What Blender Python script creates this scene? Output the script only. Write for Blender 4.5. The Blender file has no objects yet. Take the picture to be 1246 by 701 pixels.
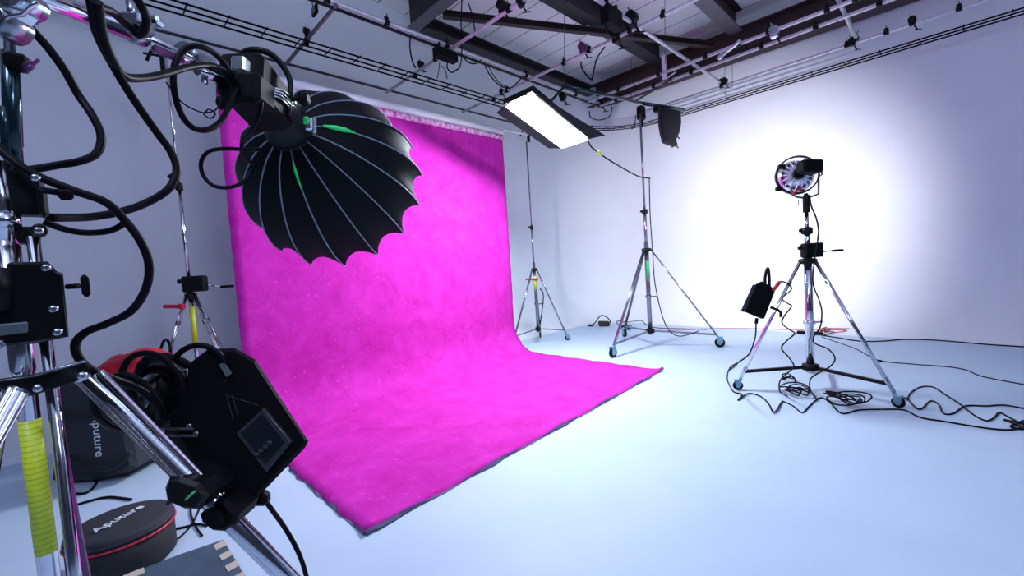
import bpy, math, random
from mathutils import Vector, Matrix, noise
random.seed(4)
V = Vector
# ------------------------------------------------------------------ camera, world, exposure
sc = bpy.context.scene
F = 522.3; EYE = V((0, 0, 1.5))
MR = V((0.69977252834, 0.71149658114, -0.06396111009))     # camera right
MD = V((-0.00588809306, -0.08378783742, -0.99646622053))   # camera down
MF = V((-0.71434147222, 0.69767629552, -0.05444306875))    # camera forward
cd = bpy.data.cameras.new('camera'); cam = bpy.data.objects.new('camera', cd)
sc.collection.objects.link(cam); sc.camera = cam
cd.sensor_width = 36; cd.lens = F / 1246 * 36; cd.clip_start = .02; cd.clip_end = 100
cam.matrix_world = Matrix.Translation(EYE) @ Matrix((MR, -MD, -MF)).transposed().to_4x4()
w = bpy.data.worlds.new('world'); sc.world = w; w.use_nodes = True
w.node_tree.nodes['Background'].inputs[0].default_value = (.38, .50, .85, 1)
w.node_tree.nodes['Background'].inputs[1].default_value = .92
sc.view_settings.view_transform = 'Standard'; sc.view_settings.look = 'None'
sc.view_settings.gamma = 1; sc.view_settings.use_curve_mapping = False
sc.view_settings.exposure = 0.0

PANEL_STRENGTH = 170.0     # glowing tubes of the hanging light panel
LAMP_WATTS = 980.0        # lamp head aimed at the wall
DOME_WATTS = 10.0         # softbox head
FILL_STRENGTH = 27.0       # unseen fill globes added behind the camera

# ------------------------------------------------------------------ helpers
C = sc.collection
def P(x, y, d):            # surveyed point: pixel of the photograph + measured depth
    return EYE + d * ((x - 623) / F * MR + (y - 350.5) / F * MD + MF)
def PZ(x, y, z):
    r = (x - 623) / F * MR + (y - 350.5) / F * MD + MF
    return EYE + (z - 1.5) / r.z * r
def VW(x, y): return (P(x, y, 1.) - EYE).normalized()   # line of sight at a surveyed point
def frame(d, up=None):
    d = d.normalized(); up = up or (V((0, 0, 1)) if abs(d.z) < .9 else V((1, 0, 0)))
    a = d.cross(up).normalized(); b = a.cross(d).normalized()
    return a, b
def smooth(pts, n=6):
    pts = [V(p) for p in pts]
    if len(pts) < 3: return pts
    q = [2 * pts[0] - pts[1]] + pts + [2 * pts[-1] - pts[-2]]; o = []
    for i in range(1, len(q) - 2):
        a, b, c, d = q[i - 1:i + 3]
        for k in range(n):
            t = k / n
            o.append(.5 * ((2 * b) + (c - a) * t + (2 * a - 5 * b + 4 * c - d) * t * t + (3 * b - a - 3 * c + d) * t ** 3))
    o.append(pts[-1]); return o
class MB:
    def __init__(s): s.v = []; s.f = []; s.s = []
    def add(s, vs, fs, sm=False):
        n = len(s.v); s.v += [V(p) for p in vs]
        for i, f in enumerate(fs):
            s.f.append([k + n for k in f]); s.s.append(sm if isinstance(sm, bool) else sm[i])
        return s
    def box(s, c, size, ax=None, bev=.0):
        """box about c; ax = three unit axes"""
        ax = ax or (V((1, 0, 0)), V((0, 1, 0)), V((0, 0, 1))); h = [k / 2 for k in size]
        c = V(c); b = min(bev, min(h) * .9)
        if b <= 0:
            vs = [c + ax[0] * h[0] * i + ax[1] * h[1] * j + ax[2] * h[2] * k for i in (-1, 1) for j in (-1, 1) for k in (-1, 1)]
            fs = [(0, 1, 3, 2), (4, 6, 7, 5), (0, 4, 5, 1), (2, 3, 7, 6), (0, 2, 6, 4), (1, 5, 7, 3)]
            return s.add(vs, fs)
        bm_pts = []; idx = {}
        for i in (-1, 1):
            for j in (-1, 1):
                for k in (-1, 1):
                    for m in range(3):
                        q = [h[0] * i, h[1] * j, h[2] * k]
                        for n_, sg in enumerate((i, j, k)):
                            if n_ != m: q[n_] -= sg * b
                        idx[(i, j, k, m)] = len(bm_pts); bm_pts.append(c + ax[0] * q[0] + ax[1] * q[1] + ax[2] * q[2])
        fs = []
        for m in range(3):
            o = [x for x in range(3) if x != m]
            for sg in (-1, 1):
                f = []
                for (p, q) in ((-1, -1), (1, -1), (1, 1), (-1, 1)):
                    t = [0, 0, 0]; t[m] = sg; t[o[0]] = p; t[o[1]] = q; f.append(idx[(*t, m)])
                fs.append(f)
            for p in (-1, 1):
                for q in (-1, 1):
                    f = []
                    for e, mm in ((-1, o[0]), (1, o[0]), (1, o[1]), (-1, o[1])):
                        t = [0, 0, 0]; t[m] = e; t[o[0]] = p; t[o[1]] = q; f.append(idx[(*t, mm)])
                    fs.append(f)
        for i in (-1, 1):
            for j in (-1, 1):
                for k in (-1, 1): fs.append([idx[(i, j, k, m)] for m in range(3)])
        return s.add(bm_pts, fs)
    def tube(s, pts, r, n=10, closed=False, cap=True):
        pts = [V(p) for p in pts]; rs = r if isinstance(r, (list, tuple)) else [r] * len(pts)
        m = len(pts); vs = []; a = None
        for i, p in enumerate(pts):
            if closed: t = pts[(i + 1) % m] - pts[i - 1]
            else: t = pts[min(i + 1, m - 1)] - pts[max(i - 1, 0)]
            if t.length < 1e-9: t = V((0, 0, 1))
            t.normalize()
            if a is None: a, _ = frame(t)
            a = (a - t * a.dot(t))
            a = a.normalized() if a.length > 1e-6 else frame(t)[0]
            b = t.cross(a)
            vs += [p + rs[i] * (math.cos(k * 2 * math.pi / n) * a + math.sin(k * 2 * math.pi / n) * b) for k in range(n)]
        fs = []; sm = []
        for i in range(m if closed else m - 1):
            for k in range(n):
                j = (i + 1) % m
                fs.append((i * n + k, i * n + (k + 1) % n, j * n + (k + 1) % n, j * n + k)); sm.append(True)
        if cap and not closed:
            fs += [tuple(range(n))[::-1], tuple((m - 1) * n + k for k in range(n))]; sm += [False, False]
        return s.add(vs, fs, sm)
    def bar(s, a, b, r, n=14): return s.tube([a, b], r, n)
    def lathe(s, c, d, prof, n=24, ref=None, cap=True):
        """prof: (along axis, radius)"""
        c = V(c); d = V(d).normalized(); a, b = frame(d, ref); vs = []; fs = []; sm = []
        for (h, r) in prof:
            vs += [c + d * h + max(r, 1e-4) * (math.cos(k * 2 * math.pi / n) * a + math.sin(k * 2 * math.pi / n) * b) for k in range(n)]
        for i in range(len(prof) - 1):
            flat = abs(prof[i][0] - prof[i + 1][0]) < 1e-6
            for k in range(n):
                fs.append((i * n + k, i * n + (k + 1) % n, (i + 1) * n + (k + 1) % n, (i + 1) * n + k)); sm.append(not flat)
        if cap: fs += [tuple(range(n))[::-1], tuple((len(prof) - 1) * n + k for k in range(n))]; sm += [False, False]
        return s.add(vs, fs, sm)
    def prism(s, pts, off, bev=0.0):
        """closed outline extruded by off; optional bevelled front rim"""
        pts = [V(p) for p in pts]; n = len(pts); off = V(off); cen = sum(pts, V()) / n
        if bev > 0:
            k = [p + (cen - p).normalized() * bev for p in pts]; u = off.normalized() * bev
            rings = [k, [p + u for p in pts], [p + off - u for p in pts], [q + off for q in k]]
        else: rings = [pts, [p + off for p in pts]]
        vs = [q for r in rings for q in r]; fs = [tuple(range(n))[::-1]]
        for i in range(len(rings) - 1):
            for j in range(n): fs.append((i * n + j, i * n + (j + 1) % n, (i + 1) * n + (j + 1) % n, (i + 1) * n + j))
        fs.append(tuple((len(rings) - 1) * n + j for j in range(n)))
        return s.add(vs, fs)
    def build(s, name, mat, parent=None):
        me = bpy.data.meshes.new(name); o0 = V()
        if parent is not None:
            q = parent
            while q is not None: o0 = o0 + q.location; q = q.parent
        else:
            xs = [v.x for v in s.v]; ys = [v.y for v in s.v]; zs = [v.z for v in s.v]
            o0 = V(((min(xs) + max(xs)) / 2, (min(ys) + max(ys)) / 2, min(zs)))
        me.from_pydata([tuple(v - o0) for v in s.v], [], s.f); me.validate(); 
        for p, sm in zip(me.polygons, s.s): p.use_smooth = sm
        me.materials.append(mat); me.update()
        o = bpy.data.objects.new(name, me); C.objects.link(o)
        if parent is not None: o.parent = parent
        else: o.location = o0
        return o
def tag(o, label=None, cat=None, group=None, kind=None):
    if label: o['label'] = label
    if cat: o['category'] = cat
    if group: o['group'] = group
    if kind: o['kind'] = kind
    return o
def thing(name, loc, label, cat, group=None):
    o = bpy.data.objects.new(name, None); o.empty_display_size = .1; C.objects.link(o); o.location = V(loc)
    return tag(o, label, cat, group)
def struct(name, mb, m): return tag(mb.build(name, m), kind='structure')

def mat(name, col, rough=.5, metal=0., var=0., scale=20., bump=0., col2=None, bscale=None, spec=.5, emit=None, es=0., coat=0.):
    m = bpy.data.materials.new(name); m.use_nodes = True; nt = m.node_tree; b = nt.nodes['Principled BSDF']
    b.inputs['Base Color'].default_value = (*col, 1); b.inputs['Roughness'].default_value = rough
    b.inputs['Metallic'].default_value = metal; b.inputs['Specular IOR Level'].default_value = spec
    b.inputs['Coat Weight'].default_value = coat
    tc = nt.nodes.new('ShaderNodeTexCoord')
    if var > 0 or col2:
        n = nt.nodes.new('ShaderNodeTexNoise'); n.inputs['Scale'].default_value = scale; n.inputs['Detail'].default_value = 6
        nt.links.new(tc.outputs['Object'], n.inputs['Vector'])
        r = nt.nodes.new('ShaderNodeValToRGB'); nt.links.new(n.outputs['Fac'], r.inputs['Fac'])
        c2 = col2 or tuple(max(0, c * (1 - var)) for c in col)
        r.color_ramp.elements[0].position = .35; r.color_ramp.elements[1].position = .65
        r.color_ramp.elements[0].color = (*c2, 1); r.color_ramp.elements[1].color = (*col, 1)
        nt.links.new(r.outputs['Color'], b.inputs['Base Color'])
    if bump > 0:
        n2 = nt.nodes.new('ShaderNodeTexNoise'); n2.inputs['Scale'].default_value = bscale or scale; n2.inputs['Detail'].default_value = 5
        nt.links.new(tc.outputs['Object'], n2.inputs['Vector'])
        bp = nt.nodes.new('ShaderNodeBump'); bp.inputs['Strength'].default_value = bump; bp.inputs['Distance'].default_value = .01
        nt.links.new(n2.outputs['Fac'], bp.inputs['Height']); nt.links.new(bp.outputs['Normal'], b.inputs['Normal'])
    if emit:
        b.inputs['Emission Color'].default_value = (*emit, 1); b.inputs['Emission Strength'].default_value = es
    return m
def stripes(name, c1, c2, axis, freq, width, rough=.5, rot=0.):
    """thin stripes of c2 on c1 across an object axis"""
    m = mat(name, c1, rough); nt = m.node_tree; b = nt.nodes['Principled BSDF']
    tc = nt.nodes.new('ShaderNodeTexCoord'); mp = nt.nodes.new('ShaderNodeMapping'); mp.inputs['Rotation'].default_value[2] = rot
    nt.links.new(tc.outputs['Object'], mp.inputs['Vector'])
    sp = nt.nodes.new('ShaderNodeSeparateXYZ'); nt.links.new(mp.outputs[0], sp.inputs[0])
    a = nt.nodes.new('ShaderNodeMath'); a.operation = 'MULTIPLY'; a.inputs[1].default_value = freq; nt.links.new(sp.outputs[axis], a.inputs[0])
    fr = nt.nodes.new('ShaderNodeMath'); fr.operation = 'FRACT'; nt.links.new(a.outputs[0], fr.inputs[0])
    lt = nt.nodes.new('ShaderNodeMath'); lt.operation = 'LESS_THAN'; lt.inputs[1].default_value = width; nt.links.new(fr.outputs[0], lt.inputs[0])
    mx = nt.nodes.new('ShaderNodeMix'); mx.data_type = 'RGBA'; mx.inputs[6].default_value = (*c1, 1); mx.inputs[7].default_value = (*c2, 1)
    nt.links.new(lt.outputs[0], mx.inputs[0]); nt.links.new(mx.outputs[2], b.inputs['Base Color'])
    return m

M_wall = mat('white_wall_paint', (.80, .85, .91), .75, var=.04, scale=1.5, bump=.03, bscale=30)
M_floor = mat('white_floor_paint', (.50, .63, .77), .62, var=.05, scale=2.2, bump=.03, bscale=12)
M_roof = stripes('white_roof_liner', (.88, .90, .90), (.10, .10, .13), 1, 1.9, .035, .6)
M_steel = mat('dark_painted_steel', (.030, .028, .034), .55, .2, var=.4, scale=6, bump=.05)
M_eave = mat('brown_primed_steel', (.045, .022, .024), .55, .1, var=.45, scale=5, bump=.05)
M_grey = mat('grey_tube_and_lit_flange', (.16, .15, .17), .5, .3, var=.2, scale=9)
M_tube = mat('galvanised_tube', (.72, .73, .78), .35, .35, var=.2, scale=30)
M_dtube = mat('dark_weathered_tube', (.07, .07, .09), .45, .5, var=.3, scale=18)
M_chrome = mat('chrome_tube', (.74, .75, .80), .14, 1., var=.08, scale=40)
M_stand = mat('satin_stand_steel', (.30, .31, .36), .25, .9, var=.15, scale=35)
M_black = mat('black_plastic', (.004, .004, .005), .55, 0, spec=.10, bump=.05, bscale=90)
M_blackm = mat('black_painted_metal', (.005, .006, .007), .42, .0, spec=.2, var=.2, scale=40)
M_rubber = mat('black_cable_rubber', (.004, .003, .006), .5, spec=.12)
M_red = mat('red_plastic', (.55, .02, .05), .4)
M_redcloth = mat('red_nylon_cloth', (.62, .01, .03), .6, var=.35, scale=14, bump=.4, bscale=20)
M_redcable = mat('red_cable', (.45, .03, .08), .5)
M_bolt = mat('zinc_bolt', (.55, .62, .66), .25, 1.)
M_blue = mat('pale_blue_caster_metal', (.22, .42, .50), .35, .6)
M_purple = mat('purple_anodised_and_lit_edge', (.16, .05, .15), .35, .4)
M_teal = mat('teal_black_sleeve', (.010, .04, .05), .22, .6, coat=.5)
M_white = mat('white_plastic', (.8, .8, .85), .4)
M_fabric = mat('black_softbox_nylon', (.004, .005, .007), .62, 0, bump=.12, bscale=24, spec=.12)
M_rib = mat('grey_blue_rib_piping', (.22, .28, .36), .45)
M_lining = mat('silver_lining', (.7, .7, .75), .3, .7)
M_bag = mat('black_padded_nylon', (.010, .010, .013), .75, 0, bump=.2, bscale=120)
M_bagtop = mat('dark_grey_bag_lid', (.022, .024, .032), .8, 0, bump=.2, bscale=150)
M_logo = mat('white_printed_lettering', (.75, .8, .85), .6)
M_green = mat('green_glow_colour', (.03, .95, .20), .45)  # stands in for the green glow on the softbox
M_yellow = stripes('yellow_printed_tape', (.72, .82, .03), (.48, .55, .03), 2, 105., .18, .45)
M_ytape = mat('yellow_green_tape', (.62, .85, .06), .45)
M_gtape = mat('green_tape', (.10, .55, .20), .45)
M_board = mat('grey_blue_board', (.060, .105, .15), .6, var=.25, scale=8)
M_tan = mat('tan_tape', (.55, .47, .38), .6)
M_screen = mat('dark_glass_screen', (.012, .014, .02), .12)
M_label = mat('grey_label_plate', (.12, .16, .17), .4, var=.3, scale=60)
M_silver = mat('silver_fin_metal', (.80, .82, .9), .25, .9)
M_hem = mat('raw_canvas_back', (.16, .12, .26), .8, var=.3, scale=12)
M_dark = mat('dark_grey_nylon', (.022, .026, .034), .7, bump=.15, bscale=80)
def canvas_mat():
    m = mat('magenta_painted_canvas', (.70, .03, .42), .9, spec=.12); nt = m.node_tree; b = nt.nodes['Principled BSDF']
    tc = nt.nodes.new('ShaderNodeTexCoord')
    n = nt.nodes.new('ShaderNodeTexNoise'); n.inputs['Scale'].default_value = 3.6; n.inputs['Detail'].default_value = 10; n.inputs['Roughness'].default_value = .68
    n.inputs['Distortion'].default_value = .5
    nt.links.new(tc.outputs['Object'], n.inputs['Vector'])
    r = nt.nodes.new('ShaderNodeValToRGB'); r.color_ramp.elements[0].position = .30; r.color_ramp.elements[1].position = .72
    r.color_ramp.elements[0].color = (.46, .012, .29, 1); r.color_ramp.elements[1].color = (.62, .036, .46, 1)
    nt.links.new(n.outputs['Fac'], r.inputs['Fac'])
    n2 = nt.nodes.new('ShaderNodeTexNoise'); n2.inputs['Scale'].default_value = 26; n2.inputs['Detail'].default_value = 6
    nt.links.new(tc.outputs['Object'], n2.inputs['Vector'])
    r2 = nt.nodes.new('ShaderNodeValToRGB'); r2.color_ramp.elements[0].position = .62; r2.color_ramp.elements[1].position = .74
    r2.color_ramp.elements[0].color = (0, 0, 0, 1); r2.color_ramp.elements[1].color = (.36, .36, .36, 1); nt.links.new(n2.outputs['Fac'], r2.inputs['Fac'])
    mx = nt.nodes.new('ShaderNodeMix'); mx.data_type = 'RGBA'; nt.links.new(r2.outputs['Color'], mx.inputs[0])
    nt.links.new(r.outputs['Color'], mx.inputs[6]); mx.inputs[7].default_value = (.90, .14, .76, 1)
    nt.links.new(mx.outputs[2], b.inputs['Base Color'])
    bp = nt.nodes.new('ShaderNodeBump'); bp.inputs['Strength'].default_value = .25; bp.inputs['Distance'].default_value = .02
    nt.links.new(n.outputs['Fac'], bp.inputs['Height']); nt.links.new(bp.outputs['Normal'], b.inputs['Normal'])
    return m
M_canvas = canvas_mat()
M_roll = mat('paint_stained_roll', (.85, .72, .85), .7, col2=(.70, .03, .42), scale=16)

# ------------------------------------------------------------------ unseen fill globes, added above and behind the camera to light roof and room
def add_fill_globe(x, y, z, r, label, strength, col=(.56, .68, 1.)):
    t = thing('fill_globe', (x, y, z - r), label, 'fill light', 'added fill globes behind the camera')
    gm = mat('fill_globe_glow', (.9, .9, .9), .5, emit=col, es=strength)
    MB().lathe((x, y, z), (0, 0, 1), [(-r * math.cos(math.pi * k / 12), r * math.sin(math.pi * k / 12)) for k in range(13)], 24).build('globe', gm, t)
    MB().lathe((x, y, z + r), (0, 0, 1), [(-.02, .08), (.06, .08), (.09, .02)], 16).build('cap', M_black, t)
    MB().bar((x, y, z + r), (x, y, 5.95), .02).build('hanger_pole', M_dtube, t)
add_fill_globe(2.6, 1.5, 4.3, .42, 'unseen white fill globe added under the roof behind the camera on the right', FILL_STRENGTH)
add_fill_globe(-.3, -1.2, 4.3, .42, 'unseen white fill globe added under the roof behind and above the camera', FILL_STRENGTH)

# ------------------------------------------------------------------ room shell: cyclorama walls with coved base
XL, YB, RC, CV, ZT = -6.6, 9.4, 1.5, .7, 5.95
def wall_mesh(path):
    prof = [(CV * (1 - math.sin(a)), CV * (1 - math.cos(a))) for a in [math.radians(t) for t in range(0, 91, 9)]] + [(0, 2.), (0, 4.), (0, ZT)]
    mb = MB(); vs = []
    for (p, nrm) in path:
        for (o, z) in prof: vs.append(V((p[0] + nrm[0] * o, p[1] + nrm[1] * o, z)))
    n = len(prof); fs = []
    for i in range(len(path) - 1):
        for k in range(n - 1): fs.append((i * n + k, i * n + k + 1, (i + 1) * n + k + 1, (i + 1) * n + k))
    return mb.add(vs, fs, True)
cen = (XL + RC, YB - RC)
arc = [((cen[0] - RC * math.cos(a), cen[1] + RC * math.sin(a)), (math.cos(a), -math.sin(a))) for a in [math.radians(t) for t in range(0, 91, 5)]]
struct('wall_left', wall_mesh([((XL, -4), (1, 0)), ((XL, 2), (1, 0))] + arc[:1]), M_wall)
struct('wall_back', wall_mesh(arc + [((0, YB), (0, -1)), ((6, YB), (0, -1))]), M_wall)
M_drape = mat('dark_grey_drape', (.05, .055, .07), .9, var=.3, scale=3)
struct('wall_right', MB().box((6.05, 2.7, 2.95), (.1, 13.4, 6.1)), M_drape)
struct('wall_front', MB().box((-.3, -4.05, 2.95), (12.6, .1, 6.1)), M_drape)
struct('floor', MB().box((-.3, 2.7, -.05), (12.6, 13.4, .1)), M_floor)
struct('ceiling', MB().box((-.3, 2.7, ZT + .05), (12.6, 13.4, .1)), M_roof)
def ibeam(mb, a, b, wd, h, t=.02):
    """I-section from a to b (bottom centre line)"""
    a = V(a); b = V(b); d = (b - a); L = d.length; d.normalize(); s = d.cross(V((0, 0, 1))).normalized(); ax = (d, s, V((0, 0, 1))); m = (a + b) / 2
    mb.box(m + V((0, 0, t / 2)), (L, wd, t), ax); mb.box(m + V((0, 0, h - t / 2)), (L, wd, t), ax); mb.box(m + V((0, 0, h / 2)), (L, t, h - 2 * t), ax)
    return mb
def beam(a, b, wd, h, m, label, fl=None):
    t = thing('roof_beam', ((V(a) + V(b)) / 2), label, 'beam', 'steel roof beams')
    A = V(a); B = V(b); d = B - A; L = d.length; d.normalize(); s = d.cross(V((0, 0, 1))).normalized(); ax = (d, s, V((0, 0, 1))); mid = (A + B) / 2
    MB().box(mid + V((0, 0, h / 2)), (L, .02, h - .04), ax).build('web', m, t)
    MB().box(mid + V((0, 0, .01)), (L, wd, .02), ax).build('flange', fl or m, t)
    MB().box(mid + V((0, 0, h - .01)), (L, wd, .02), ax).build('flange', m, t)
beam((-4.30, -3.5, 5.55), (-4.30, 9.0, 5.55), .26, .39, M_steel, 'dark grey steel roof beam crossing above the middle stand, holding the pale bracket')
beam((-2.78, -3.5, 5.55), (-2.78, 9.0, 5.55), .24, .39, M_eave, 'dark steel roof beam with a pale grey underside, rightmost of the roof beams', M_grey)
beam((-6.08, 4.25, 5.45), (-6.08, 9.0, 5.45), .24, .20, M_steel, 'dark steel eaves beam along the top of the left wall behind the magenta backdrop')
beam((-6.2, 4.12, 5.45), (4, 4.12, 5.45), .20, .5, M_steel, 'deep black steel rafter crossing at the top of the picture with its lit bottom flange coloured grey', M_grey)  # light on the underside is put into the paler flange colour
beam((-6.5, 9.12, 5.18), (6, 9.12, 5.0), .34, .50, M_eave, 'long brown steel beam along the top of the back wall')
beam((-5.5, 4.25, 5.40), (-3.15, 8.9, 5.40), .10, .10, M_eave, 'thin brown diagonal wind brace under the roof')
MB().box(PZ(714, 36, 5.5), (.09, .06, .22), bev=.01).build('beam_bracket', M_white)
tag(bpy.data.objects['beam_bracket'], 'small pale bracket fixed on the side of the dark grey roof beam', 'bracket')
for zz, yy in ((5.05, 5.9),): pass

# ------------------------------------------------------------------ grid of scaffold tubes
ZX, ZY = 4.40, 4.452
tubes = []
def clamp(mb_c, axis, r=.034):
    c = V(mb_c); d = V(axis)
    a, b = frame(d)
    m = MB().lathe(c - d * .03, d, [(0, r), (.06, r)], 12); m.box(c + b * (r + .012), (.05, .03, .04), (d, a, b), .005); m.bar(c + b * r, c + b * (r + .06) + a * .02, .006, 6)
    return m
def grid_tube(a, b, label, r=.0242, m=None, clamps=(), under=False, cat='scaffold tube'):
    a = V(a); b = V(b); t = thing('scaffold_tube', (a + b) / 2, label, cat, 'scaffold tubes of the ceiling grid')
    MB().bar(a, b, r, 14).build('tube', m or M_tube, t)
    d = (b - a).normalized()
    if under: MB().bar(a - V((0, 0, .062)), b - V((0, 0, .062)), .019, 10).build('power_conduit', M_blackm, t)
    for k in clamps: clamp(a + (b - a) * k, d, r + .009).build('clamp', M_blackm, t)
    return t
grid_tube((-4.65, -1, ZY), (-4.65, 7.25, ZY), 'bright ceiling tube with a black conduit under it, running towards the light panel', clamps=(.37, .455, .56, .745, .9), under=True)
grid_tube((-6.37, -1, ZY), (-6.37, 8.0, ZY), 'long thin dark tube along the left wall just above the magenta backdrop', r=.018, m=M_dtube)
grid_tube((-4.75, 7.18, ZX), (4.5, 7.18, ZX), 'lower of the two bright tubes running under the brown beam to the top right', clamps=(.05, .13, .2, .31, .38, .45, .5))
grid_tube((-4.75, 6.80, ZX), (4.5, 6.80, ZX), 'upper of the two bright tubes running under the brown beam to the top right', clamps=(.08, .16, .24, .29, .33, .4, .43))
grid_tube((-4.3, 8.22, ZX), (4.5, 8.22, ZX), 'bright tube close to the back wall, just above the triple rail track', r=.021, clamps=(.17, .37, .42, .5))
grid_tube((-2.80, 2, ZY), (-2.80, 8.3, ZY), 'bright tube crossing from the black transformer box down to the back wall tube', clamps=(.5, .78, .98))
grid_tube((-.93, 3, ZY), (-.93, 8.3, ZY), 'short bright tube at top right meeting the back wall tube', clamps=(.98,))
grid_tube((-6.37, 2.13, ZX), (-4.6, 2.13, ZX), 'left tie tube between the left wall and the ceiling grid', m=M_grey, clamps=(.5,), r=.022)
grid_tube((-6.37, 3.66, ZX), (0, 3.66, ZX), 'second tie tube from the left wall, passing the black power box', clamps=(.22, .45, .52), r=.022)
grid_tube((-6.37, 5.22, ZX), (0, 5.22, ZX), 'third tie tube from the left wall, crossing above the glowing light panel', clamps=(.19, .38, .45, .55, .62), r=.022)

def track():
    t = thing('curtain_track', (-4.3, 7.6, 4.33), 'black triple rail curtain track curving round the room below the ceiling tubes', 'curtain track')
    zt = 4.33
    def path(off):
        xo, yo, r = -5.5 + off, 8.83 - off, 1.3 - off; c = (-5.5 + 1.3, 8.83 - 1.3)
        pts = [V((xo, .2 + k * (c[1] - .2) / 10, zt)) for k in range(10)]
        pts += [V((c[0] - r * math.cos(math.radians(a)), c[1] + r * math.sin(math.radians(a)), zt)) for a in range(0, 91, 9)]
        pts += [V((c[0] + (4.5 - c[0]) * k / 10, yo, zt)) for k in range(1, 11)]
        return pts
    for o in (-.12, 0, .12): MB().tube(path(o), .011, 6).build('rail', M_black, t)
    mb = MB(); a = path(-.12); b = path(.12)
    for i in range(len(a) - 1):
        L = (a[i + 1] - a[i]).length; k = max(1, int(L / .33))
        for j in range(k):
            p = a[i].lerp(a[i + 1], j / k); q = b[i].lerp(b[i + 1], j / k); up = V((0, 0, .018))
            mb.bar(p + up, q + up, .007, 6)
    tag(mb.build('rail_spacer', M_black, t), kind='stuff')
    for y in (2.13, 3.66, 5.22):
        MB().bar((-5.5, y, zt + .02), (-5.5, y, ZX - .02), .012, 6).box((-5.5, y, zt + .03), (.06, .05, .05), bev=.01).build('hanger', M_black, t)
track()

# hanging cables and clutter on the grid
def cable(pts, r, label, m=None, group=None, n=6, cat='cable', name='cable', seg=6):
    o = MB().tube(smooth(pts, seg), r, n).build(name, m or M_rubber)
    return tag(o, label, cat, group)
def dep_on(x, y, axis, val):
    r = (x - 623) / F * MR + (y - 350.5) / F * MD + MF
    return EYE + (val - EYE[axis]) / r[axis] * r
def hang(pix, axis, val, r, label, **k): return cable([dep_on(x, y, axis, val) for x, y in pix], r, label, group='loose cables hanging from the ceiling grid', **k)
hang([(499, 45), (499, 60), (502, 75), (506, 83)], 0, -4.65, .010, 'short black cable hanging from the bright tube left of the black power box')
hang([(545, 74), (544, 82), (549, 88), (554, 86), (560, 80), (562, 60), (561, 30), (562, 0)], 0, -4.6, .009, 'black cable looping under the black power box')
hang([(563, 68), (570, 76), (580, 77), (588, 70)], 0, -4.65, .009, 'small sagging cable loop just right of the black power box')
hang([(590, 80), (598, 94), (610, 105), (621, 107), (630, 100), (636, 93)], 0, -4.65, .010, 'black cable sagging between bright tube and third tie tube')
hang([(593, 79), (602, 94), (611, 103), (619, 106)], 0, -4.64, .007, 'thin black cable beside the longer sagging cable left of the light panel')
hang([(570, 4), (575, 20), (578, 38)], 1, 3.6, .008, 'black cable dropping from the black rafter to the second tie tube')
hang([(535, 75), (534, 85), (532, 96)], 0, -4.65, .006, 'thin black pigtail hanging straight under the power box')
hang([(537, 80), (542, 86), (544, 96)], 0, -4.65, .006, 'thin black pigtail curling right under the power box')
hang([(707, 75), (708, 83), (716, 94), (720, 97)], 1, 5.2, .010, 'black cable falling below the small red clamp')
hang([(736, 57), (726, 72), (722, 90), (720, 98)], 1, 5.2, .010, 'black cable falling from the tube crossing to the corner of the beams')
hang([(737, 24), (738, 34), (742, 42), (748, 46)], 0, -2.8, .010, 'black cable hanging from the transformer box')
hang([(753, 33), (758, 26), (762, 34), (770, 44)], 0, -2.8, .008, 'thin black cable right of the transformer box')
hang([(717, 135), (719, 143), (730, 146), (742, 141), (745, 130)], 0, -4.3, .009, 'black cable loop under the corner above the light panel')
hang([(905, 48), (908, 56), (909, 62)], 1, 7.18, .009, 'short grey cable looped below the double bright tubes')
for (x, y0, y1, ax, v, lab) in ((686.5, 0, 128, 1, 4.8, 'thin steel wire hanging down beside the light panel'), (809, 0, 78, 0, -2.9, 'thin steel wire hanging above the bright drop bracket'), (768, 72, 120, 1, 6.8, 'thin steel wire hanging above the top of the middle stand'), (882, 76, 116, 1, 8.2, 'left of the two thin wires by the back wall tube'), (891, 76, 108, 1, 8.2, 'right of the two thin wires by the back wall tube')):
    tag(MB().bar(dep_on(x, y0, ax, v), dep_on(x + (y1 - y0) * .004, y1, ax, v), .004, 6).build('suspension_wire', M_dtube), lab, 'wire', 'suspension wires')
def hanging_box(px, axis, val, size, label, name, cat, tilt=V((0, 1, 0))):
    c = dep_on(px[0], px[1], axis, val); t = thing(name, c, label, cat)
    d = V(tilt).normalized(); s = d.cross(V((0, 0, 1))).normalized(); ax = (d, s, V((0, 0, 1)))
    MB().box(c, size, ax, .012).build('case', M_black, t)
    for k in (-.3, .3): MB().box(c + d * size[0] * k + V((0, 0, size[2] / 2 + .03)), (.03, .05, .08), ax, .004).build('hook_clamp', M_blackm, t)
    for k in (-.25, 0, .25): MB().box(c + d * size[0] * k - s * (size[1] / 2 + .006), (.05, .02, .05), ax, .004).build('socket', M_dtube, t)
    return t
hanging_box((542, 67), 0, -4.65, (.34, .12, .13), 'black power distribution box hanging under the bright ceiling tube', 'power_box', 'power box')
hanging_box((744, 22), 0, -2.8, (.32, .12, .22), 'black transformer box hanging on the bright tube at top centre', 'transformer_box', 'transformer')
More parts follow.
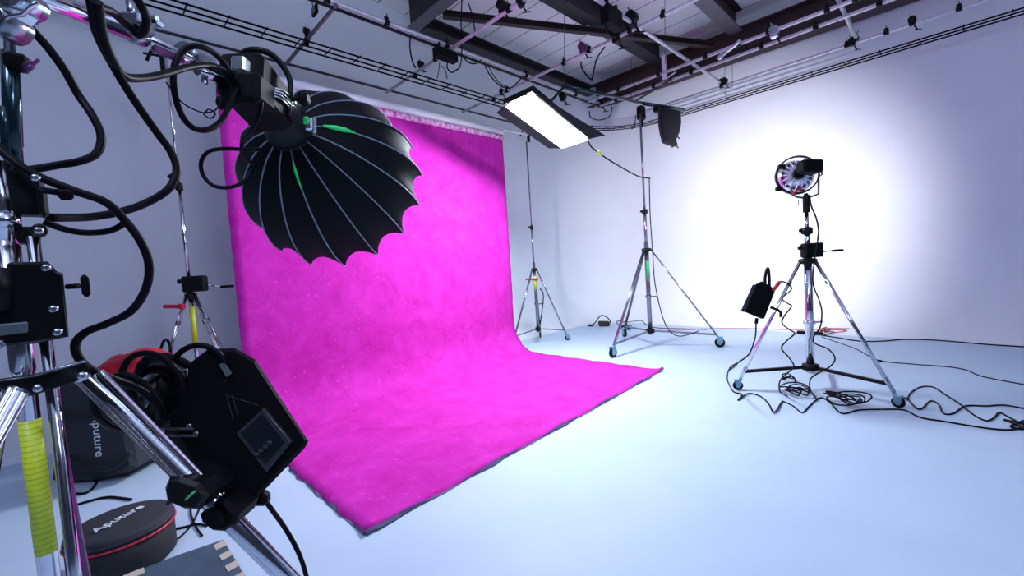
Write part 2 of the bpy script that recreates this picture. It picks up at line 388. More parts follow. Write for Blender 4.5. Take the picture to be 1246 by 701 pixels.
def grip(px, axis, val, m, label, s=1.):
    c = dep_on(px[0], px[1], axis, val); t = thing('grip_clamp', c, label, 'clamp', 'grip clamps on the grid')
    MB().box(c, (.07 * s, .06 * s, .09 * s), bev=.012).lathe(c + V((0, 0, .03 * s)), (0, 1, 0), [(-.04 * s, .045 * s), (.04 * s, .045 * s)], 12).build('jaw', m, t)
    MB().bar(c, c + V((.05, .03, -.11)) * s, .009 * s, 8).bar(c + V((.02, 0, -.11)) * s, c + V((.09, .05, -.11)) * s, .006 * s, 6).build('screw_handle', M_blackm, t)
    MB().bar(c + V((0, 0, .03)) * s, c + V((-.03, 0, .12)) * s, .007 * s, 6).build('pin', M_bolt, t)
grip((611, 10), 1, 3.66, M_blackm, 'dark clamp on the second tie tube, nearest the top edge', 1.2)
grip((634, 4), 1, 3.66, M_blackm, 'dark clamp at the very top edge right of centre of the tie tube')
grip((769, 25), 0, -2.8, M_blackm, 'round black clamp where the top tubes cross beside the transformer box', 1.5)
grip((750, 46), 1, 5.2, M_blackm, 'black clamp under the transformer box on the third tie tube', 1.4)
grip((709, 60), 1, 5.2, M_purple, 'dark red clamp on the third tie tube', 1.2)
grip((512, 80), 1, 3.66, M_blackm, 'small black clamp where the second tie tube meets the track', .9)
grip((611, 113), 1, 5.22, M_blackm, 'small black clamp where the third tie tube meets the track', .9)
grip((373, 40), 1, 2.13, M_blackm, 'small black clamp where the left tie tube meets the track', .8)
grip((685, 119), 0, -4.62, M_blackm, 'black clamp with spidery pins above the right edge of the light panel', 1.2)
grip((732, 128), 1, 7.22, M_blackm, 'black clamp left of the top of the middle stand', 1.2)
grip((882, 100), 1, 8.2, M_blackm, 'black clamp where the short bright tube meets the back wall tube', 1.)
grip((1037, 52), 1, 8.2, M_blackm, 'black clamp on the back wall tube at the top right', 1.)
grip((942, 41), 1, 6.82, M_silver, 'silver clamp between the double bright tubes', 1.3)
grip((1110, 27), 1, 8.2, M_blackm, 'small black pulley clamp furthest right on the back wall tube', 1.)
def drop_bracket():
    a = dep_on(806, 68, 1, 6.8); b = dep_on(810, 96, 1, 6.8); t = thing('drop_bracket', a, 'bright flat metal drop bracket hanging at the double tubes', 'bracket')
    MB().box((a + b) / 2, (.07, .02, (a - b).length), bev=.005).build('plate', M_white, t)
    MB().bar(b, dep_on(822, 88, 1, 6.8), .012, 8).build('arm', M_tube, t)
drop_bracket()
def small_light():
    c = dep_on(383, 13, 1, 2.13); t = thing('small_flood_light', c, 'small black flood light clamped on the left tie tube at the top edge', 'light')
    MB().box(c, (.14, .03, .10), bev=.006).build('housing', M_black, t)
    MB().box(c + V((.0, -.017, 0)), (.11, .006, .07)).build('glass', M_screen, t)
    MB().bar(c + V((.05, 0, .04)), c + V((.05, 0, .16)), .006, 6).bar(c + V((-.05, 0, .04)), c + V((-.05, 0, .16)), .006, 6).build('yoke', M_black, t)
small_light()
grid_tube((-4.1, 7.5, 4.38), (-3.2, 7.1, 4.38), 'short dark tube stub by the corner of the grid above the middle stand', r=.02, m=M_dtube)
def rod_arm():
    a = PZ(878, 68, 4.37); b = PZ(900, 50, 4.37)
    tag(MB().bar(a, b, .024, 12).lathe(a, a - b, [(0, .035), (.06, .035)], 12).build('swivel_arm', M_silver), 'bright stubby swivel arm between the double tubes under the rightmost roof beam', 'arm')
rod_arm()

# ------------------------------------------------------------------ magenta backdrop
def canvas():
    n, rows = 44, []
    # profile along the drop: measured left (y = 1.0) and right (y = 5.2) edges
    def prof(s, w):                       # s 0..1 down the wall then out on the floor
        xt = -4.86 + (-5.31 + 4.86) * w; xf = -2.36 + (-2.62 + 2.36) * w; zt = 3.44 + .20 * w; R = .50
        Lw = zt - R; La = R * math.pi / 2; Lf = xf - (xt + R); T = Lw + La + Lf; d = s * T
        if d < Lw: return xt, zt - d
        if d < Lw + La:
            a = (d - Lw) / R; return xt + R * (1 - math.cos(a)), R * (1 - math.sin(a)) + .004
        return xt + R + (d - Lw - La), .006
    m = 90; vs = []
    for i in range(m + 1):
        s = i / m
        for j in range(n + 1):
            w_ = j / n; x, z = prof(s, w_); y = 1.0 + 4.18 * w_
            e = 0
            if j in (0, n): e = (.022 * noise.noise(V((s * 45, j, 0))) + .012 * noise.noise(V((s * 110, j, 5)))) * (1 if s > .5 else .3)
            y += e
            if s > .45:
                k = (s - .45) / .55
                edge = (1 if j in (0, n) else (.4 if j in (1, n - 1) else 0)) * .014 * (1 + math.sin(s * 90))
                z += edge * .5
                if i >= m - 1: z += (.012 + .012 * math.sin(j * .7)) * (1 if i == m else .3); x += .018 * noise.noise(V((j * .35, 2, 1)))
                if i == m and j == n: z += .03
            else: x += .03 * noise.noise(V((w_ * 2.2, s * 1.2, 0)))
            vs.append(V((x, y, z)))
    fs = [(i * (n + 1) + j, i * (n + 1) + j + 1, (i + 1) * (n + 1) + j + 1, (i + 1) * (n + 1) + j) for i in range(m) for j in range(n)]
    t = thing('canvas_backdrop', (-4.9, 3.1, 0), 'large magenta painted canvas backdrop hanging from a bar and sweeping onto the floor', 'backdrop')
    o = MB().add(vs, fs, True).build('painted_canvas', M_canvas, t)
    sm = o.modifiers.new('thick', 'SOLIDIFY'); sm.thickness = .004; sm.offset = 0
    # raw hem on the front and left floor edges
    mb = MB(); row = [vs[m * (n + 1) + j] for j in range(n + 1)]; nv = []
    for j, p in enumerate(row): nv += [p + V((.002, 0, .001)), V((p.x + .012 + .008 * math.sin(j * 1.3), p.y, max(.003, p.z - .02)))]
    mb.add(nv, [(2 * j, 2 * j + 1, 2 * j + 3, 2 * j + 2) for j in range(n)])
    h = mb.build('raw_hem', M_hem, t); h.modifiers.new('thick', 'SOLIDIFY').thickness = .004; tag(h, 'frayed grey violet hem at the front edge')
    mb = MB(); nv = []; a = 52
    for i in range(a, m + 1):
        p = vs[i * (n + 1)]; nv += [p, V((p.x, p.y - .010 - .030 * noise.noise(V((i * .5, 7, 0))) , max(.003, p.z - .012)))]
    k = m - a
    mb.add(nv, [(2 * j, 2 * j + 1, 2 * j + 3, 2 * j + 2) for j in range(k)])
    h = mb.build('raw_hem', M_hem, t); h.modifiers.new('thick', 'SOLIDIFY').thickness = .004; tag(h, 'frayed grey violet hem at the left edge')
canvas()
def crossbar():
    a = P(197, 66, 4.05); b = P(646, 165, 8.1); t = thing('backdrop_bar', (a + b) / 2, 'long white paint-stained bar holding up the magenta backdrop', 'bar')
    d = (b - a).normalized()
    MB().bar(a, b, .022, 14).build('support_bar', M_white, t)
    q0 = P(292, 87, 4.42); q1 = P(614, 160, 7.65)
    c0 = V((-4.86, 1.0, 3.47)); c1 = V((-5.31, 5.18, 3.67))
    MB().bar(c0 + V((0, 0, -.01)), c1 + V((0, 0, -.01)), .042, 20).build('roll', M_roll, t)
    MB().bar(c0 + V((-.02, -.02, .085)), c1 + V((-.02, .02, .085)), .055, 20).build('cardboard_tube', M_white, t)
    for k in (.12, .5, .9):
        p = c0.lerp(c1, k); 
        MB().box(p + V((0, 0, .07)), (.03, .02, .03), bev=.008).build('clip', M_blackm, t)
crossbar()

# ------------------------------------------------------------------ wheeled wind-up stands
def caster(t_parent, p, d, r=.06, m=M_blue):
    """wheel touching the floor under p"""
    d = V((d[0], d[1], 0)).normalized(); s = V((-d.y, d.x, 0)); c = V((p[0], p[1], r)) + d * .03
    f = MB().box(c + V((0, 0, r * .55)) + s * (r * .38), (r * 1.2, .006, r * 1.3), (d, s, V((0, 0, 1))), .002)
    f.box(c + V((0, 0, r * .55)) - s * (r * .38), (r * 1.2, .006, r * 1.3), (d, s, V((0, 0, 1))), .002)
    f.box(c + V((0, 0, r * 1.2)), (r * 1.3, r * .85, .012), (d, s, V((0, 0, 1))), .003)
    f.bar(c + V((0, 0, r * 1.2)) - d * .03, V((p[0], p[1], p[2])) , .016, 10)
    fo = f.build('caster_fork', m, t_parent)
    w = MB().lathe(c - s * (r * .28), s, [(0, r * .8), (.004, r), (r * .52, r), (r * .56, r * .8)], 20).build('wheel', M_rubber, fo)
    MB().lathe(c - s * (r * .30), s, [(0, r * .55), (r * .6, r * .55)], 14).build('wheel_hub', m, w) if False else MB().lathe(c - s * (r * .30), s, [(0, r * .5), (r * .6, r * .5)], 14).build('wheel_hub', m, fo)
def knob(c, d, s=1., m=None):
    d = V(d).normalized(); a, b = frame(d); c = V(c)
    mb = MB().bar(c, c + d * .03 * s, .006 * s, 8); mb.lathe(c + d * .022 * s, d, [(0, .010 * s), (.006 * s, .020 * s), (.022 * s, .020 * s), (.028 * s, .012 * s)], 8); return mb
def windup(c, feet, zj, zb, ztop, label, col_r=.024, m=M_stand, cast=.06, crank=None, tape=None, levers=True, zsleeve=None, kz=.55, low=.2):
    c = V((c[0], c[1], 0)); t = thing('wind_up_stand', c, label, 'light stand', 'wheeled wind-up stands')
    up = V((0, 0, 1))
    MB().lathe(c, up, [(zb - .06, col_r * .9), (zb - .06, col_r), (zj + .10, col_r)], 18).build('column', m, t)
    MB().lathe(c, up, [(zj + .05, col_r * .72), (zj + (ztop - zj) * kz, col_r * .72)], 14).build('riser', m, t)
    MB().lathe(c, up, [(zj + (ztop - zj) * kz - .05, col_r * .5), (ztop, col_r * .5)], 14).build('riser', m, t)
    zk = zj + (ztop - zj) * kz
    k = MB().lathe(c, up, [(zk - .045, col_r * .8), (zk - .04, col_r * 1.35), (zk + .02, col_r * 1.35), (zk + .03, col_r * .9)], 14)
    col = k.build('collar', M_blackm, t); knob(c + V((0, 0, zk)) + V((-.02, -.01, 0)), (-.8, -.5, 0), 1).build('knob', M_black, col)
    hubm = MB().lathe(c, up, [(zj - .05, col_r * 1.25), (zj - .045, col_r * 2.2), (zj + .0, col_r * 2.2), (zj + .01, col_r * 1.2)], 18)
    hubm.build('leg_collar', M_blackm, t)
    lowc = MB().lathe(c, up, [(zb - .035, col_r * 1.3), (zb - .03, col_r * 2.0), (zb + .03, col_r * 2.0), (zb + .04, col_r * 1.2)], 18)
    lowc.build('brace_collar', M_blackm, t)
    for f in feet:
        f = V((f[0], f[1], 0)); d = (f - c).normalized(); zf = cast * 2 + .03 if cast else .02
        a = c + d * col_r * 1.9 + V((0, 0, zj - .02)); b = V((f.x, f.y, zf)); L = b - a
        side = L.cross(up).normalized()
        lg = MB(); w2 = .0085 + col_r * .10; lg.bar(a + side * w2, b + side * w2, w2 * .98, 10); lg.bar(a - side * w2, b - side * w2, w2 * .98, 10)
        for q in (.18, .92): lg.box(a + L * q, (.05, .05, .028), (L.normalized(), side, L.normalized().cross(side)), .006)
        lo = lg.build('leg', m, t)
        q = (zj - .02 - low) / (zj - .02 - zf); e = a + L * q
        br = MB(); s0 = c + d * col_r * 1.6 + V((0, 0, zb)); bd = (e - s0); bs = bd.cross(up).normalized()
        br.box((s0 + e) / 2, (bd.length, col_r * .85, col_r * .85), (bd.normalized(), bs, bd.normalized().cross(bs)), .004)
        br.build('brace', M_blackm if m is M_chrome else m, t)
        if cast: caster(lo, b, d, cast)
        else: MB().lathe(V((f.x, f.y, 0)), up, [(0, .022), (.03, .02), (.05, .014)], 12).build('rubber_foot', M_rubber, lo)
    if crank is not None:
        d = V((crank[0], crank[1], 0)).normalized(); s = V((-d.y, d.x, 0))
        bx = MB().box(c + V((0, 0, zj + .09)) + d * .045, (.19, .10, .15), (d, s, up), .014).build('crank_box', M_blackm, t)
        h0 = c + V((0, 0, zj + .07)) + d * .13
        MB().bar(h0, h0 + d * .05, .010, 8).tube([h0 + d * .05, h0 + d * .12 + V((0, 0, -.04 * crank[2]))], [.009, .006], 8).build('crank_handle', M_bolt, bx)
        MB().lathe(h0 + d * .12 + V((0, 0, -.04 * crank[2])), d, [(0, .008), (.01, .013), (.11, .013), (.12, .008)], 10).build('crank_grip', M_rubber, bx)
        knob(c + V((0, 0, zj + .12)) - d * .04, -d, 1.1).build('knob', M_black, bx)
    if levers:
        z = zb + (zj - zb) * .42
        lv = MB().lathe(c, up, [(z - .02, col_r * 1.0), (z - .02, col_r * 1.45), (z + .02, col_r * 1.45), (z + .02, col_r)], 14)
        lv.box(c + MR * .08 + V((0, 0, z)), (.12, .03, .02), (V((MR.x, MR.y, 0)).normalized(), V((-MR.y, MR.x, 0)).normalized(), up), .006)
        lv.build('stop_lever', m, t)
    if tape:
        mt, z0, z1 = tape; MB().lathe(c, up, [(z0, col_r * 1.04), (z1, col_r * 1.04)], 18).build('tape', mt, t)
    return t
RF = (P(978, 300, 4.46))
mid_c = (-3.48, 6.53); 
windup(mid_c, [(-3.57, 5.56), (-2.56, 6.93), (-4.30, 7.10)], 1.62, .26, 3.80,
       'tall grey wheeled stand in the middle with green tape, holding the black boom', col_r=.036, cast=.075, crank=None, tape=(M_gtape, 1.13, 1.42), kz=.28)
far_c = (-5.40, 5.88)
windup(far_c, [(-5.10, 6.33), (-5.53, 5.36), (-5.76, 6.33)], 1.40, .27, 3.72,
       'far slim stand beside the right edge of the magenta backdrop with yellow tape', col_r=.025, cast=.05, tape=(M_ytape, 1.02, 1.26), kz=.33)
right_c = (-1.03, 5.30)
windup(right_c, [(-1.58, 4.88), (-.36, 5.07), (-1.14, 5.95)], 1.36, .23, 1.80,
       'wheeled chrome stand on the right holding the round lamp head', col_r=.038, m=M_chrome, cast=.05, crank=(MR.x, MR.y, .0), kz=.68)
left_c = (-5.0, .66)
windup(left_c, [(-5.35, .22), (-4.62, .98), (-5.25, 1.15)], 1.42, .30, 3.60,
       'slim chrome stand at the left edge of the magenta backdrop, with red clip', col_r=.022, m=M_chrome, cast=0, crank=(.5, .86, .6), tape=(M_yellow, .95, 1.3), kz=.46)
def clip(c, d, L, label, m):
    t = MB().box(c, (L, .03, .035), (V(d).normalized(), frame(V(d))[0], frame(V(d))[1]), .008)
    t.box(V(c) + V(d).normalized() * L * .35, (.05, .045, .05), (V(d).normalized(), frame(V(d))[0], frame(V(d))[1]), .008)
    tag(t.build('plastic_clip', m), label, 'clip')
clip(P(212, 373, 3.97), MR, .20, 'red plastic clip across the legs of the slim chrome stand at left', M_red)
clip(P(647, 340, 7.95), MR, .24, 'red clip across the far slim stand under its yellow tape', M_red)
# head of the far stand: black cross bracket
def bracket_head(c, label):
    t = thing('stand_bracket', c, label, 'bracket'); c = V(c)
    MB().lathe(c - V((0, 0, .1)), (0, 0, 1), [(0, .03), (.16, .03)], 12).build('socket', M_blackm, t)
    MB().bar(c - MR * .18 + V((0, 0, .07)), c + MR * .06 + V((0, 0, .03)), .012, 8).bar(c - MR * .10 + V((0, 0, .1)), c - MR * .16 - V((0, 0, .0)), .014, 8).build('arm', M_blackm, t)
bracket_head(P(643, 166, 8.05), 'black bracket joining the far slim stand to the backdrop bar')
bracket_head(P(199, 74, 4.03), 'black bracket joining the left slim stand to the backdrop bar')
cable([P(215, 214, 3.9) + V((0, 0, 0)), P(212, 212, 4.02), P(205, 216, 4.02)], .018, 'small black clamp knob on the upper pole of the left slim stand', cat='knob', name='clamp_knob')
cable([P(657, 351, 7.9), P(661, 358, 7.9), P(660, 375, 7.9), P(657, 396, 7.9)], .012, 'black strap hanging on the far slim stand', cat='strap', name='strap')

# ------------------------------------------------------------------ boom, light panel, black bag
def boom():
    a = P(832, 134, 6.92); b = P(684, 104, 6.0); t = thing('boom_arm', P(783, 127, 6.6), 'black boom arm across the top of the tall middle stand', 'boom arm')
    c = V((-3.50, 6.60, 3.80))
    MB().bar(P(832, 134, 7.25), P(783, 126, 6.98), .030, 14).bar(P(783, 126, 6.98), P(686, 104, 5.9), .024, 14).build('boom_tube', M_teal, t)
    h = MB().box(c + V((0, 0, .02)), (.11, .13, .22), bev=.02); h.lathe(c - V((0, 0, .2)), (0, 0, 1), [(0, .03), (.2, .03)], 12); h.build('pivot_head', M_blackm, t)
    q = c + V((-.07, -.05, 0)); MB().tube([q, q + V((-.01, -.03, -.2)), q + V((-.06, -.05, -.22))], .008, 6).build('lever', M_blackm, t)
    MB().box(P(799, 133, 6.98), (.1, .1, .1), bev=.02).build('sliding_clamp', M_blackm, t)
boom()
def light_panel():
    c1 = P(614, 128, 5.3); c2 = P(648, 114, 5.0); c3 = P(716, 170, 5.8); c4 = c1 + c3 - c2
    L = (c3 - c2).normalized(); W = (c1 - c2).normalized(); W = (W - L * W.dot(L)).normalized(); N = L.cross(W).normalized()
    if N.z > 0: N = -N
    lc = (c1 + c3) / 2; lw = (c3 - c2).length; ww = (c1 - c2).length
    t = thing('light_panel', lc, 'glowing white oblong light panel hanging from the black boom', 'light panel')
    ax = (L, W, N)
    MB().box(lc - N * .05, (lw + .05, ww + .05, .08), ax, .01).build('housing', M_blackm, t)
    mt = mat('glowing_diffuser', (.9, .95, 1.), .4, emit=(.80, .90, 1.), es=PANEL_STRENGTH)
    MB().box(lc + N * .004, (lw, ww, .012), ax, .003).build('diffuser', mt, t)
    for k in (-.3, -.1, .1, .3): MB().box(lc - L * (lw * .47) + W * ww * k + N * .014, (.03, .02, .012), ax, .003).build('tube_socket', M_black, t)
    MB().tube([lc - L * lw * .5 + W * ww * .5 + N * .02, lc - L * (lw * .5 + .05) + W * ww * .2 + N * .02, lc - L * (lw * .5 + .05) - W * ww * .3 + N * .02, lc - L * lw * .47 - W * ww * .56 + N * .02, lc + L * lw * .3 - W * ww * .56 + N * .02], .010, 6).build('wire_guard', M_blackm, t)
    e = lc + W * (ww / 2 + .02); dirn = (W * .93 + N * .36).normalized()
    MB().prism([e - L * lw * .5, e + L * lw * .5, e + L * lw * .38 + dirn * .11, e - L * lw * .5 + dirn * .13], dirn.cross(L) * .006).build('barn_door', M_blackm, t)
    e = lc - W * (ww / 2 + .02); dirn = (W * -.85 - N * .45).normalized()
    MB().prism([e - L * lw * .5, e + L * lw * .5, e + L * (lw * .5 + .14) + dirn * .17, e - L * lw * .45 + dirn * .02], dirn.cross(L) * .006).build('barn_door', M_blackm, t)
    MB().bar(lc - N * .05, lc - N * .05 + V((0, 0, .25)), .016, 10).build('mount_spigot', M_blackm, t)
    MB().tube([lc - N * .09 - L * .15, P(686, 106, 5.9)], .018, 8).build('mount_arm', M_blackm, t)
light_panel()
cable([P(714, 168, 5.8), P(719, 178, 5.85), P(726, 184, 5.9), P(731, 188, 6.0), P(745, 197, 6.2), P(762, 207, 6.5), P(778, 215, 6.8), P(791, 217, 6.95)], .010, 'black lead sagging from the light panel to the middle stand')
tag(MB().bar(P(727, 183.5, 5.92), P(732, 189, 5.99), .019, 8).build('plug', M_ytape), 'yellow plug joint in the lead below the light panel', 'plug')
def shot_bag():
    c = P(816, 155, 7.1); t = thing('black_fabric_bag', c, 'black fabric bag hanging from the right end of the boom', 'bag')
    pts = [(804, 131), (816, 131), (829, 134), (830, 148), (828, 160), (824, 168), (824, 176), (817, 174), (809, 171), (806, 160), (804, 148)]
    MB().prism([P(x, y, 7.04) for x, y in pts], MF * .16, .03).build('sack', M_bag, t)
    for p in (((818, 172), (818, 180)), ((823, 173), (824, 179), (825.5, 180)), ((824, 166), (827, 169))): MB().tube([P(x, y, 7.1) for x, y in p], .010, 6).build('strap', M_bag, t)
shot_bag()
hang([(790, 217), (791, 260), (794, 305), (797, 345), (806, 385), (815, 403), (826, 409), (838, 407), (850, 403)], 1, 6.4, .008, 'thin black lead running down the middle stand to the floor')

# ------------------------------------------------------------------ right lamp head
def lamp_head():
    base = V((right_c[0], right_c[1], 1.96)); c = P(970, 213, 4.42)
    tgt = V((-3.0, 9.4, 1.95)); d = (tgt - c).normalized(); a, b = frame(d)
    t = thing('round_lamp_head', base, 'round open-backed lamp head with silver fins on the chrome stand, aimed at the wall', 'lamp')
    MB().lathe(c, d, [(-.02, .180), (-.02, .196), (.03, .199), (.03, .186), (-.02, .180)], 32, cap=False).build('rim_ring', M_blackm, t)
    MB().lathe(c, d, [(-.05, .02), (-.05, .06), (.00, .135), (.09, .175), (.10, .175), (.01, .125), (-.03, .05)], 28, cap=False).build('reflector', M_silver, t)
    for k in range(18):
        an = k * 2 * math.pi / 18; r = math.cos(an) * a + math.sin(an) * b; s = -math.sin(an) * a + math.cos(an) * b
        MB().box(c + r * .105 - d * .035, (.085, .010, .05), (r, s, d), .003).build('fin', M_silver, t)
    MB().lathe(c - d * .09, d, [(0, .045), (.05, .052)], 16).build('lamp_base', M_black, t)
    # black ignition box on the back right
    hb = P(984, 205, 4.24)
    MB().box(hb + MR * .01 - MD * .015, (.20, .125, .13), (MR, MD, MF), .016).build('igniter_box', M_black, t)
    MB().tube([P(997, 200, 4.2), P(1000, 204, 4.2), P(1000, 213, 4.2), P(996, 215, 4.2)], .007, 6).build('box_handle', M_black, t)
    MB().tube([P(975, 196, 4.2), P(985, 194, 4.2), P(994, 195, 4.2), P(996, 199, 4.2)], .008, 6).build('box_handle', M_black, t)
    # yoke
    pl, pr = P(944, 222, 4.45), P(996, 215, 4.42)
    y = [P(996, 214, 4.42), P(996, 225, 4.42), P(996, 236, 4.42), P(988, 239, 4.42), P(980, 241, 4.44), P(970, 240, 4.44), P(964, 237, 4.44)]
    MB().tube(y, .011, 8).build('yoke', M_stand, t)
    MB().tube([P(962, 230, 4.4), P(966, 236, 4.4), P(971, 230, 4.4), P(979, 232, 4.4)], .012, 8).build('tilt_lock', M_red, t)
    for (x, yy) in ((951, 203), (948, 230)):
        MB().box(P(x, yy, 4.42), (.07, .05, .05), (MR, MD, MF), .012).build('accessory_ear', M_blackm, t)
    MB().lathe(V((right_c[0], right_c[1], 1.80)), (0, 0, 1), [(-.12, .015), (-.10, .018), (.04, .018), (.04, .032), (.20, .032), (.22, .02), (.235, .02)], 16).build('socket', M_blackm, t)
    for s in (-1, 1): MB().tube([P(979 + s * 4, 244, 4.42), P(979 + s * 7.5, 244, 4.42), P(979 + s * 7.5, 250, 4.42)], .005, 6).build('pin', M_stand, t)
    ld = bpy.data.lights.new('lamp_beam', 'SPOT'); ld.energy = LAMP_WATTS; ld.spot_size = math.radians(94); ld.spot_blend = 1.; ld.shadow_soft_size = .05; ld.color = (1., .95, 1.)
    lo = bpy.data.objects.new('bulb', ld); C.objects.link(lo); lo.parent = t; lo.location = c + d * .12 - t.location; lo.rotation_euler = d.to_track_quat('-Z', 'Y').to_euler()
lamp_head()
cable([P(985, 237, 4.4), P(987, 250, 4.35), P(993, 265, 4.35), P(996, 280, 4.3), P(995, 292, 4.3)], .008, 'black lead arching from the round lamp head down to its crank box')
def ballast():
    D = 4.25; t = thing('ballast_box', P(927, 365, D), 'black ballast box hanging tilted on the left leg of the right stand', 'ballast')
    f = [(902, 378), (919, 346), (927, 342), (939, 349), (943, 355), (930, 388), (926, 388)]
    MB().prism([P(x, y, D) for x, y in f], VW(925, 365) * .12, .012).build('case', M_black, t)
    MB().prism([P(x, y, D - .01) for x, y in ((901, 379), (916, 346), (920, 347), (906, 380))], VW(925, 365) * .13, .004).build('front_panel', M_dtube, t)
    MB().tube(smooth([P(931, 349, D), P(931, 338, D), P(933, 328, D), P(935, 328, D), P(936, 340, D), P(936, 350, D)], 4), .014, 8).build('handle', M_blackm, t)
    MB().bar(P(940, 354, D), P(949, 343, D), .018, 10).build('red_plug', M_red, t)
    MB().tube([P(938, 374, D), P(946, 377, D), P(950, 380, D), P(950, 386, D)], .014, 8).build('hook', M_blackm, t)
    MB().bar(P(921, 387, D), P(920, 394, D), .016, 8).build('connector', M_black, t)
ballast()
cable([P(950, 342, 4.25), P(958, 345, 4.2), P(963, 352, 4.15), P(952, 363, 4.15), P(958, 369, 4.15), P(963, 373, 4.15), P(954, 385, 4.15), P(952, 394, 4.15), P(962, 402, 4.15), P(967, 406, 4.15), P(957, 415, 4.15), P(951, 424, 4.12), P(960, 435, 4.1), P(966, 446, 4.1), P(957, 455, 4.1), P(949, 464, 4.15), PZ(949, 476, .02), PZ(958, 482, .02)], .007, 'black lead snaking from the ballast red plug down to the floor coil')
cable([P(995, 292, 4.3), P(989, 340, 4.3), P(997, 366, 4.3), P(1000, 380, 4.3), P(998, 398, 4.3), P(990, 410, 4.25), P(992, 418, 4.2), P(1008, 425, 4.2), P(1016, 436, 4.2), P(1010, 446, 4.2), P(994, 455, 4.2), P(986, 462, 4.2), PZ(986, 474, .02), PZ(994, 486, .02)], .007, 'black lead hanging in waves beside the column of the right stand')
cable([P(920, 393, 4.25), P(919, 410, 4.25), P(912, 430, 4.2), P(900, 440, 4.15), P(888, 448, 4.1), PZ(885, 462, .03), PZ(892, 476, .012), PZ(903, 480, .012), PZ(898, 487, .012), PZ(910, 479, .012), PZ(925, 482, .012), PZ(935, 491, .012), PZ(942, 502, .012), PZ(952, 488, .012)], .007, 'black lead drooping from the ballast bottom and curving round the left wheel')
# coils on the floor beneath the stand
def coil(px, rx, ry, turns, label, r=.007, seed=1, z0=.012):
    rnd = random.Random(seed); c = PZ(px[0], px[1], 0); pts = []
    for k in range(turns * 10):
        a = k * 2 * math.pi / 10; q = 1 + .25 * math.sin(k * .37 + seed)
        pts.append(V((c.x + rx * q * math.cos(a) + .03 * math.sin(k * .5), c.y + ry * q * math.sin(a) + .02 * k / 10, z0 + .011 * (k // 10) + (.05 * abs(math.sin(k * .6 + seed)) if seed % 2 else 0))))
    return cable(pts, r, label, group='tangled cable coils under the right stand', seg=3, cat='cable coil', name='cable_coil')
coil((968, 482), .10, .09, 4, 'loose round black cable coil on the floor left under the right stand', seed=1)
coil((958, 465), .07, .06, 2, 'small single loop of black cable behind the floor coil under the right stand', seed=3)
coil((1028, 494), .13, .07, 5, 'flattened tangle of black cable on the floor between the wheels of the right stand', seed=5)
def on_ground(x, y, r):     # where the line of sight meets the floor or the cove
    p = PZ(x, y, r)
    if p.y < YB - CV: return p
    d = VW(x, y); t = .5
    while t < 30:
        q = EYE + d * t; k = q.y - (YB - CV)
        if k > 0 and (k >= CV * .95 or q.z <= r * 2 + CV - math.sqrt(CV * CV - k * k)): return q
        t += .004
    return p
def floor_cable(pix, label, r=.007, m=None, lift=None):
    pts = [on_ground(x, y, r) for x, y in pix]
    return cable(pts, r, label, m=m, group='cables lying on the white floor')
floor_cable([(952, 488), (965, 494), (976, 502), (985, 494), (998, 484), (1010, 490), (1024, 503), (1045, 499), (1075, 498), (1100, 499), (1120, 508), (1150, 513), (1200, 521), (1230, 523), (1246, 519)], 'black cable running from the floor coil right past the wheel to the frame edge')
floor_cable([(1095, 488), (1103, 484), (1110, 492), (1120, 498), (1132, 488), (1142, 492), (1148, 503), (1160, 503), (1175, 494), (1200, 494), (1222, 493), (1246, 497)], 'black cable weaving along the floor to the right frame edge, behind the others')
floor_cable([(1104, 487), (1108, 478), (1120, 471), (1135, 471), (1150, 480), (1170, 493), (1185, 505), (1200, 512), (1210, 508), (1216, 502), (1228, 508), (1246, 517)], 'black cable bowed up beside the right wheel then crossing to the tangle')
floor_cable([(1246, 516), (1232, 513), (1222, 511), (1236, 516), (1246, 522), (1230, 519), (1246, 512)], 'small black cable tangle on the floor at the right frame edge', r=.009)
floor_cable([(1000, 408), (1020, 411), (1046, 415), (1075, 415), (1100, 413), (1140, 414), (1200, 419), (1246, 422)], 'black cable along the foot of the back wall at right', r=.009)
floor_cable([(1000, 410), (1040, 424), (1068, 438), (1110, 443), (1150, 446), (1175, 450), (1195, 458), (1246, 468)], 'thin grey cable winding over the right half of the floor', r=.006)
tag(MB().box(PZ(1070, 439, .012), (.05, .03, .024), bev=.006).build('cable_joint', M_black), 'small black joint on the thin grey floor cable', 'connector')
floor_cable([(800, 403), (820, 402), (870, 400), (920, 400), (960, 401), (1000, 401), (1030, 402), (1010, 405), (1000, 400), (1034, 400)], 'reddish cable along the foot of the back wall behind the stands', r=.007, m=M_redcable)
floor_cable([(998, 404), (1010, 400), (1000, 408), (1015, 404), (996, 402), (1006, 398)], 'small loose loop of cable behind the column of the right stand', r=.007)
tag(MB().box(PZ(985, 405, .03), (.36, .08, .05), bev=.01).build('power_strip', M_black), 'black power strip on the floor behind the right stand', 'power strip')
def plug_pile():
    c = PZ(735, 397, 0); t = thing('cable_reel', c, 'dark red and black coiled plugs on the floor left of the middle stand', 'cable coil')
    MB().box(c + V((.0, 0, .06)), (.24, .14, .11), (MR.normalized(), V((-MR.y, MR.x, 0)).normalized(), V((0, 0, 1))), .02).build('plug_block', M_eave, t)
    MB().tube(smooth([c + MR * -.25 + V((0, 0, .03)), c + V((-.15, -.1, .1)), c + V((-.05, -.02, .24)), c + V((.08, .05, .18)), c + V((.12, .1, .05))], 5), .012, 6).build('cable', M_rubber, t)
    MB().box(c - MR * .3 + V((0, 0, .02)), (.14, .06, .04), bev=.01).build('plug', M_black, t)
plug_pile()
